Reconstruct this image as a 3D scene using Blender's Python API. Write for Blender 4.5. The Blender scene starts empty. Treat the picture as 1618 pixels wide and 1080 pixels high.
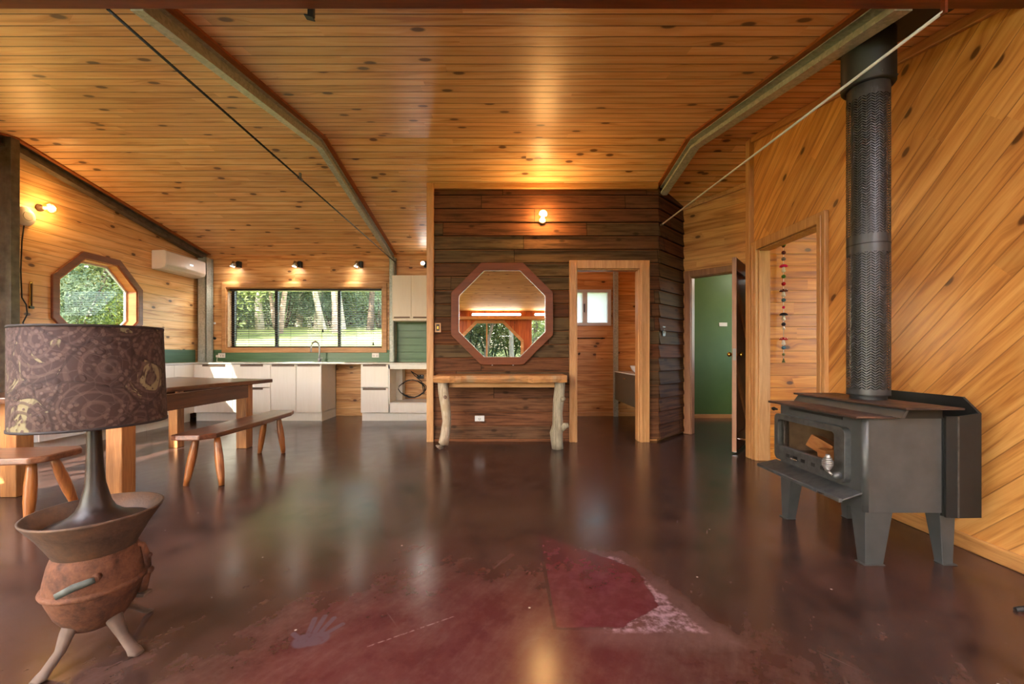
import bpy, bmesh, math, random
from mathutils import Vector, Matrix, geometry
random.seed(7)
PI = math.pi
scene = bpy.context.scene
COL = scene.collection
H = 1.04                       # eye height of the photograph

# ------------------------------------------------------------------ mesh helper
class MB:
    def __init__(self):
        self.v = []; self.f = []; self.s = []
    def add(self, pts):
        b = len(self.v); self.v.extend(Vector(p) for p in pts); return b
    def face(self, idx, smooth=False):
        self.f.append(tuple(idx)); self.s.append(smooth)
    def hexa(self, p):
        b = self.add(p)
        for q in ((0,3,2,1),(4,5,6,7),(0,1,5,4),(1,2,6,5),(2,3,7,6),(3,0,4,7)):
            self.face([b+i for i in q])
        return self
    def box(self, x0, x1, y0, y1, z0, z1):
        return self.hexa([(x0,y0,z0),(x1,y0,z0),(x1,y1,z0),(x0,y1,z0),(x0,y0,z1),(x1,y0,z1),(x1,y1,z1),(x0,y1,z1)])
    def prism(self, poly, vec, smooth=False):
        n = len(poly); vec = Vector(vec)
        b = self.add(poly); c = self.add([Vector(p)+vec for p in poly])
        self.face([b+i for i in range(n)][::-1]); self.face([c+i for i in range(n)])
        for i in range(n):
            j = (i+1) % n
            self.face((b+i, b+j, c+j, c+i), smooth)
        return self
    def ring(self, c, t, r, seg, ry=None, up=None):
        t = Vector(t).normalized()
        a = Vector(up) if up else (Vector((0,0,1)) if abs(t.z) < .9 else Vector((1,0,0)))
        u = t.cross(a).normalized(); w = u.cross(t).normalized()
        ry = r if ry is None else ry
        return [Vector(c)+u*r*math.cos(2*PI*i/seg)+w*ry*math.sin(2*PI*i/seg) for i in range(seg)]
    def tube(self, pts, radii, seg=12, cap=True, up=None, wob=0):
        pts = [Vector(p) for p in pts]
        if not hasattr(radii, '__len__'): radii = [radii]*len(pts)
        rows = []
        for i, p in enumerate(pts):
            t = (pts[min(i+1, len(pts)-1)] - pts[max(i-1, 0)])
            r = radii[i]
            r, ry = r if hasattr(r, '__len__') else (r, r)
            rr = self.ring(p, t, r, seg, ry, up)
            if wob: rr = [q+(q-p)*random.uniform(-wob, wob) for q in rr]
            rows.append(self.add(rr))
        for a, b in zip(rows, rows[1:]):
            for i in range(seg):
                j = (i+1) % seg
                self.face((a+i, a+j, b+j, b+i), True)
        if cap:
            self.face([rows[0]+i for i in range(seg)][::-1]); self.face([rows[-1]+i for i in range(seg)])
        return self
    def lathe(self, prof, cx, cy, seg=40, cap=True):
        rows = []
        for r, z in prof:
            rows.append(self.add([(cx+r*math.cos(2*PI*i/seg), cy+r*math.sin(2*PI*i/seg), z) for i in range(seg)]))
        for a, b in zip(rows, rows[1:]):
            for i in range(seg):
                j = (i+1) % seg
                self.face((a+i, a+j, b+j, b+i), True)
        if cap:
            self.face([rows[0]+i for i in range(seg)][::-1]); self.face([rows[-1]+i for i in range(seg)])
        return self
    def ball(self, c, rx, ry=None, rz=None, seg=16, rings=10):
        ry = rx if ry is None else ry; rz = rx if rz is None else rz
        c = Vector(c); rows = []
        for k in range(1, rings):
            a = PI*k/rings
            rows.append(self.add([c+Vector((rx*math.sin(a)*math.cos(2*PI*i/seg), ry*math.sin(a)*math.sin(2*PI*i/seg), -rz*math.cos(a))) for i in range(seg)]))
        lo = self.add([c-Vector((0,0,rz))]); hi = self.add([c+Vector((0,0,rz))])
        for i in range(seg):
            j = (i+1) % seg
            self.face((lo, rows[0]+j, rows[0]+i), True); self.face((hi, rows[-1]+i, rows[-1]+j), True)
        for a, b in zip(rows, rows[1:]):
            for i in range(seg):
                j = (i+1) % seg
                self.face((a+i, a+j, b+j, b+i), True)
        return self
    def holed(self, outer, holes, fn, t):
        """flat sheet with holes, thickness t; fn(u, v, w) -> world"""
        loops = [outer]+list(holes)
        flat = [p for l in loops for p in l]
        tris = geometry.tessellate_polygon([[Vector((p[0], p[1], 0)) for p in l] for l in loops])
        b = self.add([fn(p[0], p[1], 0) for p in flat]); c = self.add([fn(p[0], p[1], t) for p in flat])
        for tr in tris:
            self.face([b+i for i in tr]); self.face([c+i for i in tr][::-1])
        o = 0
        for l in loops:
            n = len(l)
            for i in range(n):
                j = (i+1) % n
                self.face((b+o+i, b+o+j, c+o+j, c+o+i))
            o += n
        return self
    def build(self, name, mat, parent=None, bevel=0, seg=2, center=False, sub=0):
        me = bpy.data.meshes.new(name)
        off = Vector((0,0,0))
        if parent is not None: off = wloc(parent)
        elif center:
            xs = [p.x for p in self.v]; ys = [p.y for p in self.v]; zs = [p.z for p in self.v]
            off = Vector(((min(xs)+max(xs))/2, (min(ys)+max(ys))/2, min(zs)))
        me.from_pydata([p-off for p in self.v], [], self.f)
        for p, s in zip(me.polygons, self.s): p.use_smooth = s
        bm = bmesh.new(); bm.from_mesh(me)
        bmesh.ops.recalc_face_normals(bm, faces=bm.faces)
        bm.to_mesh(me); bm.free()
        me.materials.append(mat)
        o = bpy.data.objects.new(name, me); COL.objects.link(o)
        if parent is not None: o.parent = parent
        else: o.location = off
        if bevel:
            m = o.modifiers.new('bevel', 'BEVEL'); m.width = bevel; m.segments = seg; m.limit_method = 'ANGLE'; m.angle_limit = .6
        if sub:
            m = o.modifiers.new('sub', 'SUBSURF'); m.levels = sub; m.render_levels = sub
        return o

def wloc(o):
    l = Vector(o.location)
    while o.parent is not None:
        o = o.parent; l += Vector(o.location)
    return l
def tag(o, label, cat, group=None, kind=None):
    o['label'] = label; o['category'] = cat
    if group: o['group'] = group
    if kind: o['kind'] = kind
    return o
def thing(name, loc, label, cat, group=None):
    o = bpy.data.objects.new(name, None); COL.objects.link(o); o.location = loc
    return tag(o, label, cat, group)
def struct(mb, name, mat, parent=None, bevel=0):
    o = mb.build(name, mat, parent, bevel)
    if parent is None: o['kind'] = 'structure'
    return o
def copy_tree(o, parent=None):
    c = o.copy(); COL.objects.link(c)
    if parent is not None: c.parent = parent
    for ch in list(o.children): copy_tree(ch, c)
    return c

# ------------------------------------------------------------------ materials
def lin(r, g, b):
    f = lambda c: (c/255/12.92) if c/255 <= .04045 else ((c/255+.055)/1.055)**2.4
    return (f(r), f(g), f(b), 1)

class NT:
    def __init__(self, name):
        self.m = bpy.data.materials.new(name); self.m.use_nodes = True
        self.t = self.m.node_tree; self.t.nodes.clear()
        self.out = self.t.nodes.new('ShaderNodeOutputMaterial')
    def n(self, typ, **kw):
        x = self.t.nodes.new(typ)
        for k, v in kw.items(): setattr(x, k, v)
        return x
    def put(self, sock, val):
        if isinstance(val, bpy.types.NodeSocket): self.t.links.new(val, sock)
        elif val is not None: sock.default_value = val
    def coord(self): return self.n('ShaderNodeTexCoord').outputs['Object']
    def math(self, op, a, b=None, c=None, clamp=False):
        x = self.n('ShaderNodeMath', operation=op); x.use_clamp = clamp
        self.put(x.inputs[0], a)
        if b is not None: self.put(x.inputs[1], b)
        if c is not None: self.put(x.inputs[2], c)
        return x.outputs[0]
    def dot(self, v, d):
        x = self.n('ShaderNodeVectorMath', operation='DOT_PRODUCT'); self.put(x.inputs[0], v); x.inputs[1].default_value = d
        return x.outputs['Value']
    def vec(self, a, b, c=0.0):
        x = self.n('ShaderNodeCombineXYZ')
        for s, v in zip(x.inputs, (a, b, c)): self.put(s, v)
        return x.outputs[0]
    def sep(self, v):
        x = self.n('ShaderNodeSeparateXYZ'); self.put(x.inputs[0], v); return x.outputs
    def noise(self, v, scale, detail=3, rough=.55, dist=0):
        x = self.n('ShaderNodeTexNoise'); self.put(x.inputs['Vector'], v)
        x.inputs['Scale'].default_value = scale; x.inputs['Detail'].default_value = detail
        x.inputs['Roughness'].default_value = rough; x.inputs['Distortion'].default_value = dist
        return x.outputs[0]
    def white(self, v):
        x = self.n('ShaderNodeTexWhiteNoise', noise_dimensions='3D'); self.put(x.inputs['Vector'], v); return x.outputs['Value']
    def vor(self, v, scale, feature='F1', dims='3D'):
        x = self.n('ShaderNodeTexVoronoi', feature=feature, voronoi_dimensions=dims); self.put(x.inputs['Vector'], v); x.inputs['Scale'].default_value = scale
        return x.outputs
    def step(self, x, lo, hi):
        m = self.n('ShaderNodeMapRange', interpolation_type='SMOOTHSTEP'); self.put(m.inputs[0], x)
        m.inputs[1].default_value = lo; m.inputs[2].default_value = hi
        return m.outputs[0]
    def mix(self, f, a, b, blend='MIX'):
        x = self.n('ShaderNodeMix', data_type='RGBA', blend_type=blend)
        self.put(x.inputs['Factor'], f); self.put(x.inputs[6], a); self.put(x.inputs[7], b)
        return x.outputs[2]
    def ramp(self, f, stops):
        x = self.n('ShaderNodeValToRGB'); self.put(x.inputs[0], f); r = x.color_ramp
        while len(r.elements) < len(stops): r.elements.new(.5)
        for e, (p, c) in zip(r.elements, stops): e.position = p; e.color = c
        return x.outputs[0]
    def bump(self, h, strength=.3, dist=.01):
        x = self.n('ShaderNodeBump'); x.inputs['Strength'].default_value = strength; x.inputs['Distance'].default_value = dist
        self.put(x.inputs['Height'], h); return x.outputs[0]
    def finish(self, color, rough=.5, metal=0, normal=None, spec=.5, coat=0, coat_r=.1, emit=None, es=0):
        p = self.n('ShaderNodeBsdfPrincipled')
        self.put(p.inputs['Base Color'], color); self.put(p.inputs['Roughness'], rough); self.put(p.inputs['Metallic'], metal)
        p.inputs['Specular IOR Level'].default_value = spec
        p.inputs['Coat Weight'].default_value = coat; p.inputs['Coat Roughness'].default_value = coat_r
        if normal is not None: self.put(p.inputs['Normal'], normal)
        if emit is not None:
            self.put(p.inputs['Emission Color'], emit); p.inputs['Emission Strength'].default_value = es
        self.t.links.new(p.outputs[0], self.out.inputs[0])
        return self.m

def boards(name, along, across, width, light, mid, dark, groove=.0045, gdark=.35, knots=1.0, seg=2.7, rough=.38, bump=.35,
           var=.22, off=0.0, spec=.5, kcol=lin(70,35,14), gcol=None, seed=0.0, coat=0.0, ksize=1.0):
    n = NT(name); P = n.coord()
    a = n.dot(P, along); b = n.dot(P, across)
    q = n.math('ADD', n.math('DIVIDE', b, width), off)
    idx = n.math('FLOOR', q); fr = n.math('FRACT', q)
    rnd = n.white(n.vec(idx, seed+.5, 3.3))
    s = n.math('FLOOR', n.math('DIVIDE', n.math('ADD', a, n.math('MULTIPLY', rnd, seg*7)), seg))
    r2 = n.white(n.vec(idx, s, seed+9.1)); r3 = n.white(n.vec(s, idx, seed+4.7))
    # knots
    kv = n.vec(n.math('ADD', n.math('MULTIPLY', a, 2.3), n.math('MULTIPLY', r2, 57)), n.math('MULTIPLY', b, 4.2), r3)
    vo = n.vor(kv, 1.0, dims='2D')
    kd = vo['Distance']; kr = n.sep(vo['Color'])[0]
    core = n.math('MULTIPLY', n.math('SUBTRACT', 1, n.step(kd, .05*ksize, .095*ksize)), n.math('GREATER_THAN', kr, 1-.55*knots))
    halo = n.math('MULTIPLY', n.math('SUBTRACT', 1, n.step(kd, .05*ksize, .30*ksize)), n.math('GREATER_THAN', kr, 1-.55*knots))
    # grain, bent round the knots
    bb = n.math('ADD', b, n.math('MULTIPLY', halo, .03))
    g1 = n.noise(n.vec(n.math('ADD', n.math('MULTIPLY', a, .9), n.math('MULTIPLY', r2, 31)), n.math('MULTIPLY', bb, 12), n.math('MULTIPLY', r3, 13)), 1.6, 4, .5, 1.1)
    g2 = n.noise(n.vec(n.math('MULTIPLY', a, 2.2), n.math('MULTIPLY', bb, 150), r2), 1.0, 2, .6)
    g = n.math('ADD', n.math('MULTIPLY', g1, .82), n.math('MULTIPLY', g2, .18))
    c = n.ramp(g, [(.32, dark), (.46, mid), (.64, light)])
    tone = n.math('ADD', 1-var*.62, n.math('MULTIPLY', r2, var*1.2))
    c = n.mix(1.0, c, n.vec(tone, n.math('POWER', tone, 1.15), n.math('POWER', tone, 1.35)), 'MULTIPLY')
    c = n.mix(n.math('MULTIPLY', halo, .45), c, dark)
    c = n.mix(n.math('MULTIPLY', core, .85), c, kcol)
    d = n.math('MULTIPLY', n.math('MINIMUM', fr, n.math('SUBTRACT', 1, fr)), width)
    gm = n.math('SUBTRACT', 1, n.step(d, groove*.3, groove))
    c = n.mix(n.math('MULTIPLY', gm, 1-gdark), c, gcol or lin(58,28,10))
    h = n.math('ADD', n.math('MULTIPLY', gm, -1.0), n.math('MULTIPLY', g, .10))
    ro = n.math('ADD', rough-.08, n.math('MULTIPLY', g, .16))
    return n.finish(c, ro, 0, n.bump(h, bump, .006), spec, coat, .25)

def grain(name, axis, light, dark, rough=.45, sc=1.0, bump=.15, extra=None, coat=0, coat_r=.15, spec=.5):
    """plain timber: grain along one axis"""
    n = NT(name); P = n.coord(); x = n.sep(P)
    k = {'x': (1.2,16,16), 'y': (16,1.2,16), 'z': (16,16,1.2)}[axis]
    v = n.vec(n.math('MULTIPLY', x[0], k[0]*sc), n.math('MULTIPLY', x[1], k[1]*sc), n.math('MULTIPLY', x[2], k[2]*sc))
    g1 = n.noise(v, 1.6, 4, .6, .8)
    v2 = n.vec(n.math('MULTIPLY', x[0], k[0]*9*sc), n.math('MULTIPLY', x[1], k[1]*9*sc), n.math('MULTIPLY', x[2], k[2]*9*sc))
    g2 = n.noise(v2, 1, 2)
    g = n.math('ADD', n.math('MULTIPLY', g1, .75), n.math('MULTIPLY', g2, .25))
    c = n.ramp(g, [(.32, dark), (.66, light)])
    if extra:
        c = n.mix(n.step(n.noise(P, 5*sc, 4), .5, .72), c, extra)
    return n.finish(c, rough, 0, n.bump(g, bump, .004), spec, coat, coat_r)

def plain(name, col, rough=.5, metal=0, var=.08, sc=20, bump=0, spec=.5, coat=0):
    n = NT(name); P = n.coord()
    g = n.noise(P, sc, 4)
    c2 = tuple(min(1, x*(1-var*2.2)) for x in col[:3])+(1,)
    c1 = tuple(min(1, x*(1+var)) for x in col[:3])+(1,)
    c = n.ramp(g, [(.3, c2), (.7, c1)])
    return n.finish(c, rough, metal, n.bump(g, bump, .003) if bump else None, spec, coat)

def emis(name, col, st):
    n = NT(name); e = n.n('ShaderNodeEmission'); e.inputs[0].default_value = col; e.inputs[1].default_value = st
    n.t.links.new(e.outputs[0], n.out.inputs[0]); return n.m

def glass_mat(name, tint=(1,1,1,1), gloss=.06, rough=.0):
    n = NT(name)
    t = n.n('ShaderNodeBsdfTransparent'); t.inputs[0].default_value = tint
    g = n.n('ShaderNodeBsdfGlossy'); g.inputs['Roughness'].default_value = rough
    m = n.n('ShaderNodeMixShader'); m.inputs[0].default_value = gloss
    n.t.links.new(t.outputs[0], m.inputs[1]); n.t.links.new(g.outputs[0], m.inputs[2]); n.t.links.new(m.outputs[0], n.out.inputs[0])
    return n.m

PL, PM, PD = lin(224,176,118), lin(206,148,88), lin(168,108,58)
M = {}
M['ceil'] = boards('ceiling pine boards', (1,0,0), (0,1,0), .105, lin(236,198,148), lin(226,176,120), lin(196,138,86), groove=.007, gdark=.2, knots=.9, rough=.42, var=.2, spec=.4, ksize=1.25, bump=.7)
M['ceil_rear'] = boards('rear ceiling pine boards', (1,0,0), (0,1,0), .105, lin(222,172,104), lin(206,148,80), lin(172,112,56), groove=.006, gdark=.3, rough=.75, spec=.15, seed=21)
M['pine'] = boards('pine wall boards', (1,0,0), (0,0,1), .118, PL, PM, PD, gdark=.45, knots=.9)
M['pine_y'] = boards('pine side wall boards', (0,1,0), (0,0,1), .118, lin(238,196,140), lin(224,174,114), lin(194,134,80), gdark=.45, knots=.8, seed=3)
M['pine_45'] = boards('pine angled wall boards', (.7071,-.7071,0), (0,0,1), .118, lin(222,168,104), lin(200,140,78), lin(160,102,50), gdark=.6, knots=.6, seed=5)
M['pine_orange'] = boards('orange pine boards', (1,0,0), (0,0,1), .118, lin(214,146,60), lin(196,120,40), lin(150,82,24), gdark=.5, knots=.8, seed=31)
M['diag'] = boards('diagonal pine boards', (0,-.7071,.7071), (0,.7071,.7071), .116, lin(222,164,96), lin(202,138,70), lin(160,98,44), groove=.004, gdark=.45, knots=.85, rough=.33, seed=8, gcol=lin(120,66,24), seg=3.4)
M['red_vert'] = boards('red stained upright boards', (0,0,1), (1,0,0), .12, lin(196,104,44), lin(172,82,30), lin(128,54,18), gdark=.4, knots=.6, seed=11)
M['dark_board'] = None
M['trim'] = grain('pale timber trim', 'z', lin(208,158,104), lin(166,112,62), .42)
M['trim_x'] = grain('pale timber trim flat', 'x', lin(208,158,104), lin(166,112,62), .42)
M['trim_y'] = grain('timber skirting', 'y', lin(206,150,88), lin(160,104,54), .42)
M['red_beam'] = grain('red brown header timber', 'x', lin(126,62,30), lin(74,32,16), .4, sc=.7)
M['pack'] = grain('red timber packing strip', 'y', lin(178,104,46), lin(128,66,26), .5)
M['mirror_frame'] = grain('red brown mirror timber', 'x', lin(126,66,32), lin(96,48,22), .42, sc=.6, spec=.3)
M['octo_frame'] = grain('brown window timber', 'y', lin(136,78,48), lin(98,52,30), .42, sc=.7)
M['octo_reveal'] = grain('orange window reveal timber', 'x', lin(214,138,78), lin(180,100,50), .45, sc=.7)

def dark_boards():
    n = NT('dark stained weatherboards'); P = n.coord(); x = n.sep(P)
    idx = n.math('FLOOR', n.math('DIVIDE', n.math('SUBTRACT', x[2], .03), .16))
    rnd = n.white(n.vec(idx, .5, 1.1))
    al = n.math('ADD', x[0], n.math('MULTIPLY', rnd, 9))
    s = n.math('FLOOR', n.math('DIVIDE', al, 1.7))
    r2 = n.white(n.vec(idx, s, 2.2)); r3 = n.white(n.vec(s, idx, 7.9))
    g1 = n.noise(n.vec(n.math('ADD', n.math('MULTIPLY', x[0], 1.4), n.math('MULTIPLY', r2, 30)), n.math('MULTIPLY', x[2], 22), r3), 1.5, 5, .6, .5)
    gb = n.noise(n.vec(n.math('ADD', n.math('MULTIPLY', x[0], 3), n.math('MULTIPLY', r3, 17)), n.math('MULTIPLY', x[2], 9), r2), 1.2, 4, .6, .5)
    base = n.ramp(r2, [(0, lin(96,64,46)), (.25, lin(114,70,44)), (.5, lin(90,68,48)), (.72, lin(98,80,56)), (1, lin(96,58,40))])
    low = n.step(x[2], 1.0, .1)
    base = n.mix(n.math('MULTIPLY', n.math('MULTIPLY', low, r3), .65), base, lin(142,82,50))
    c = n.mix(n.math('MULTIPLY', n.math('SUBTRACT', 1, n.step(g1, .32, .6)), .72), base, lin(46,28,19))
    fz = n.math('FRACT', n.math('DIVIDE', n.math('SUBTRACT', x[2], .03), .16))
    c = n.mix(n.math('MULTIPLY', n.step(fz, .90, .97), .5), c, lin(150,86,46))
    c = n.mix(n.math('MULTIPLY', n.step(fz, .06, .0), .75), c, lin(18,11,8))  # shadow under each lap painted in as a dark line
    c = n.mix(n.math('MULTIPLY', n.step(gb, .55, .8), .45), c, lin(38,26,20))
    c = n.mix(n.math('MULTIPLY', n.step(gb, .45, .2), .3), c, lin(140,96,62))
    ej = n.math('ABSOLUTE', n.math('SUBTRACT', n.math('FRACT', n.math('DIVIDE', al, 1.7)), .5))
    c = n.mix(n.math('MULTIPLY', n.step(ej, .496, .499), .7), c, lin(20,12,8))
    vo = n.vor(n.vec(n.math('ADD', n.math('MULTIPLY', x[0], 2), n.math('MULTIPLY', r2, 40)), n.math('MULTIPLY', x[2], 4)), 1.0, dims='2D')
    k = n.math('MULTIPLY', n.math('SUBTRACT', 1, n.step(vo['Distance'], .03, .1)), n.math('GREATER_THAN', n.sep(vo['Color'])[0], .6))
    c = n.mix(n.math('MULTIPLY', k, .6), c, lin(24,14,10))
    return n.finish(c, n.math('ADD', .62, n.math('MULTIPLY', g1, .2)), 0, n.bump(g1, .15, .003), .12)
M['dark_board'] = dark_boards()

def floor_mat():
    n = NT('polished red brown concrete'); P = n.coord(); x = n.sep(P)
    g = n.noise(P, .9, 5, .6, .4); g2 = n.noise(P, 5, 8, .66, 0); g3 = n.noise(P, 38, 4, .6)
    streak = n.noise(n.vec(n.math('MULTIPLY', n.math('ADD', x[0], x[1]), 2.2), n.math('MULTIPLY', n.math('SUBTRACT', x[0], n.math('MULTIPLY', x[1], .6)), 13)), 1.1, 8, .7, 0)
    c = n.ramp(g, [(.3, lin(50,34,29)), (.5, lin(63,42,35)), (.7, lin(74,47,39))])
    c = n.mix(n.math('MULTIPLY', n.step(g2, .42, .8), .36), c, lin(92,64,55))
    c = n.mix(n.math('MULTIPLY', n.step(g2, .5, .36), .6), c, lin(32,21,18))
    # redder pigment in the middle foreground
    wx = n.math('ADD', x[0], n.math('MULTIPLY', n.math('SUBTRACT', n.noise(P, 2.5, 4), .5), .9))
    wy = n.math('ADD', x[1], n.math('MULTIPLY', n.math('SUBTRACT', n.noise(P, 3.1, 4), .5), .9))
    red = n.math('MULTIPLY', n.step(n.math('ABSOLUTE', n.math('ADD', wx, .12)), 1.1, .35), n.step(wy, 2.5, 1.55))
    c = n.mix(n.math('MULTIPLY', red, .45), c, lin(96,36,40))
    c = n.mix(n.math('MULTIPLY', n.step(n.math('ADD', n.math('MULTIPLY', streak, .5), n.math('ADD', n.math('MULTIPLY', g2, .3), n.math('MULTIPLY', g3, .2))), .44, .72), .34), c, lin(104,80,72))
    # the worn square patch
    px = n.math('ADD', x[0], n.math('MULTIPLY', n.math('SUBTRACT', n.noise(P, 9, 6, .65), .5), .05))
    py = n.math('ADD', x[1], n.math('MULTIPLY', n.math('SUBTRACT', n.noise(P, 10, 6, .65), .5), .05))
    lt = lambda a, b: n.math('SUBTRACT', b, a)
    mn = lambda *a: a[0] if len(a) == 1 else n.math('MINIMUM', a[0], mn(*a[1:]))
    lin_ = lambda k, c0: n.math('ADD', n.math('MULTIPLY', py, k), c0)                 # x on a line at this y
    d = mn(lt(.185, x[0]), lt(1.592, py), lt(px, lin_(-1.13, .179+2.435*1.13)), lt(px, .635), lt(px, lin_(1.36, .64-1.74*1.36)))
    inside = n.step(d, -.002, .012)
    pinkish = n.step(n.noise(P, 14, 6, .6), .42, .66)
    c = n.mix(n.math('MULTIPLY', inside, .6), c, n.mix(n.math('MULTIPLY', pinkish, .4), lin(84,27,36), lin(108,56,66)))
    rim = n.math('SUBTRACT', 1, n.step(n.math('ABSOLUTE', d), .003, .012))
    c = n.mix(n.math('MULTIPLY', rim, .4), c, lin(40,26,26))
    tri = mn(lt(px, lin_(-.304, .585+2.13*.304)), lt(1.565, py), lt(.36, px), lt(py, 2.16))
    band = n.math('MULTIPLY', n.step(tri, -.006, .02), n.math('SUBTRACT', 1, inside))
    hal = n.math('MULTIPLY', n.step(tri, -.11, -.03), n.math('SUBTRACT', 1, inside))
    c = n.mix(n.math('MULTIPLY', hal, .3), c, lin(112,84,78))
    scuff = n.math('MULTIPLY', band, n.step(n.math('ADD', n.math('MULTIPLY', g3, .5), n.math('MULTIPLY', n.noise(P, 12, 5, .6), .5)), .42, .62))
    c = n.mix(n.math('MULTIPLY', scuff, .7), c, lin(160,128,136))
    # a hand print, skid marks and a long scratch
    def capsule(ax, ay, bx, by, r, soft):
        ux, uy = bx-ax, by-ay; l2 = ux*ux+uy*uy
        qx = n.math('SUBTRACT', x[0], ax); qy = n.math('SUBTRACT', x[1], ay)
        h = n.math('DIVIDE', n.math('ADD', n.math('MULTIPLY', qx, ux), n.math('MULTIPLY', qy, uy)), l2, clamp=True)
        ex = n.math('SUBTRACT', qx, n.math('MULTIPLY', h, ux)); ey = n.math('SUBTRACT', qy, n.math('MULTIPLY', h, uy))
        dd = n.math('SQRT', n.math('ADD', n.math('MULTIPLY', ex, ex), n.math('MULTIPLY', ey, ey)))
        return n.step(dd, r+soft, r)
    hand = capsule(-.735, 1.523, -.685, 1.538, .032, .012)
    for ax, ay, bx, by in ((-.735,1.565,-.752,1.652), (-.715,1.572,-.718,1.668), (-.693,1.572,-.678,1.656), (-.672,1.562,-.630,1.618), (-.755,1.535,-.790,1.562)):
        hand = n.math('MAXIMUM', hand, capsule(ax, ay, bx, by, .007, .006))
    c = n.mix(n.math('MULTIPLY', hand, n.math('MULTIPLY', n.step(g3, .1, .5), .8)), c, lin(78,62,68))
    skid = None
    for a in ((-1.21,3.187,-1.13,2.80), (-1.13,2.80,-1.10,2.63), (-1.10,2.63,-1.19,2.515), (-1.50,2.72,-1.32,2.82), (-1.42,2.45,-1.30,2.36), (-1.05,2.45,-.98,2.52), (-1.62,2.55,-1.40,2.56), (-1.33,3.0,-1.28,2.95)):
        k_ = capsule(*a, .003, .006); skid = k_ if skid is None else n.math('MAXIMUM', skid, k_)
    c = n.mix(n.math('MULTIPLY', skid, .65), c, lin(20,15,14))
    c = n.mix(n.math('MULTIPLY', n.math('MULTIPLY', capsule(-.50,1.49,-.205,1.667,.0008,.004), n.step(g3, .42, .58)), .35), c, lin(160,130,128))
    # hairline scratches
    for k, (ang, s) in enumerate(((.35, 31), (1.1, 27), (2.2, 35))):
        u = n.math('ADD', n.math('MULTIPLY', x[0], math.cos(ang)), n.math('MULTIPLY', x[1], math.sin(ang)))
        w = n.math('SUBTRACT', n.math('MULTIPLY', x[1], math.cos(ang)), n.math('MULTIPLY', x[0], math.sin(ang)))
        sc = n.noise(n.vec(n.math('MULTIPLY', u, 1.3), n.math('MULTIPLY', w, s), k*3.3), 1.0, 1)
        m = n.math('MULTIPLY', n.step(sc, .73, .80), n.step(n.noise(P, 2+k, 2), .5, .65))
        c = n.mix(n.math('MULTIPLY', m, .22), c, lin(150,130,122))
    specks = n.vor(P, 9.0)
    m = n.math('MULTIPLY', n.math('SUBTRACT', 1, n.step(specks['Distance'], .03, .06)), n.math('GREATER_THAN', n.sep(specks['Color'])[0], .8))
    c = n.mix(n.math('MULTIPLY', m, .6), c, lin(190,172,160))
    ro = n.math('ADD', .10, n.math('MULTIPLY', n.math('ADD', n.math('MULTIPLY', g2, .6), n.math('MULTIPLY', streak, .4)), .22))
    return n.finish(c, ro, 0, n.bump(n.math('ADD', g2, n.math('MULTIPLY', g3, .3)), .015, .006), .5)
M['floor'] = floor_mat()

def galv():
    n = NT('galvanised steel'); P = n.coord()
    v = n.vor(P, 60); g = n.noise(P, 5, 3)
    c = n.mix(n.sep(v['Color'])[0], lin(168,178,170), lin(204,210,202))
    c = n.mix(n.math('MULTIPLY', g, .4), c, lin(120,108,88))
    return n.finish(c, .45, .25, None)
M['galv'] = galv()
M['galv_dark'] = plain('dull grey steel', lin(104,98,86), .5, .4, .2, 12)
M['green'] = boards('green painted boards', (1,0,0), (0,0,1), .118, lin(84,122,84), lin(78,114,78), lin(72,106,72), gdark=.5, knots=0, var=.06, gcol=lin(34,52,38), rough=.35)
M['green_y'] = boards('green painted side boards', (0,1,0), (0,0,1), .118, lin(76,108,80), lin(70,100,74), lin(64,94,70), gdark=.5, knots=0, var=.06, gcol=lin(34,52,38), rough=.35)
M['green_flat'] = plain('deep green paint', lin(78,108,56), .5, 0, .03, 6)
M['white_cab'] = grain('off white cabinet board', 'z', lin(236,229,217), lin(230,222,208), .42, sc=.8, bump=.02)
M['white_plain'] = plain('white laminate', lin(222,218,208), .4, 0, .02)
M['white_plastic'] = plain('white plastic', lin(232,228,222), .35, 0, .01)
M['worktop'] = plain('pale stone worktop', lin(206,202,194), .22, 0, .05, 60)
M['handle'] = plain('brown bronze handle', lin(104,82,66), .5, .3, .05)
M['black_alu'] = plain('black window aluminium', lin(22,22,22), .4, .2, .05)
M['slat'] = plain('dark blind slat', lin(40,35,30), .45, 0, .05)
M['steel'] = plain('brushed stainless steel', lin(190,192,194), .22, 1, .05)
M['chrome'] = plain('chrome', lin(222,222,222), .1, 1, .01)
M['plate_grey'] = plain('dull lock plate', lin(150,150,146), .6, 0, .03)
M['tap'] = plain('grey chrome tap', lin(176,178,180), .28, .55, .02)
M['satin'] = plain('satin coil wire', lin(170,168,164), .38, .85, .05)
M['brass'] = plain('brass', lin(206,160,72), .22, 1, .05)
M['black'] = plain('black plastic', lin(20,20,20), .4, 0, .05)
M['stove'] = plain('dark grey stove paint', lin(80,81,80), .46, .35, .08, 9, .02)
M['stove_black'] = plain('black stove steel', lin(34,34,33), .5, .3, .1, 9)
M['flue_inner'] = plain('black inner flue', lin(36,36,37), .5, .3, .1, 9)
M['cast'] = plain('worn cast iron door', lin(96,97,96), .42, .6, .16, 22, .06)
def rusty_top():
    n = NT('heat stained hotplate'); P = n.coord(); g = n.noise(P, 7, 6, .65); g2 = n.noise(P, 30, 4)
    c = n.ramp(g, [(.35, lin(58,58,60)), (.52, lin(86,64,54)), (.7, lin(112,84,70))])
    return n.finish(c, n.math('ADD', .32, n.math('MULTIPLY', g2, .3)), .5, n.bump(g2, .1, .003))
M['hotplate'] = rusty_top()
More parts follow.
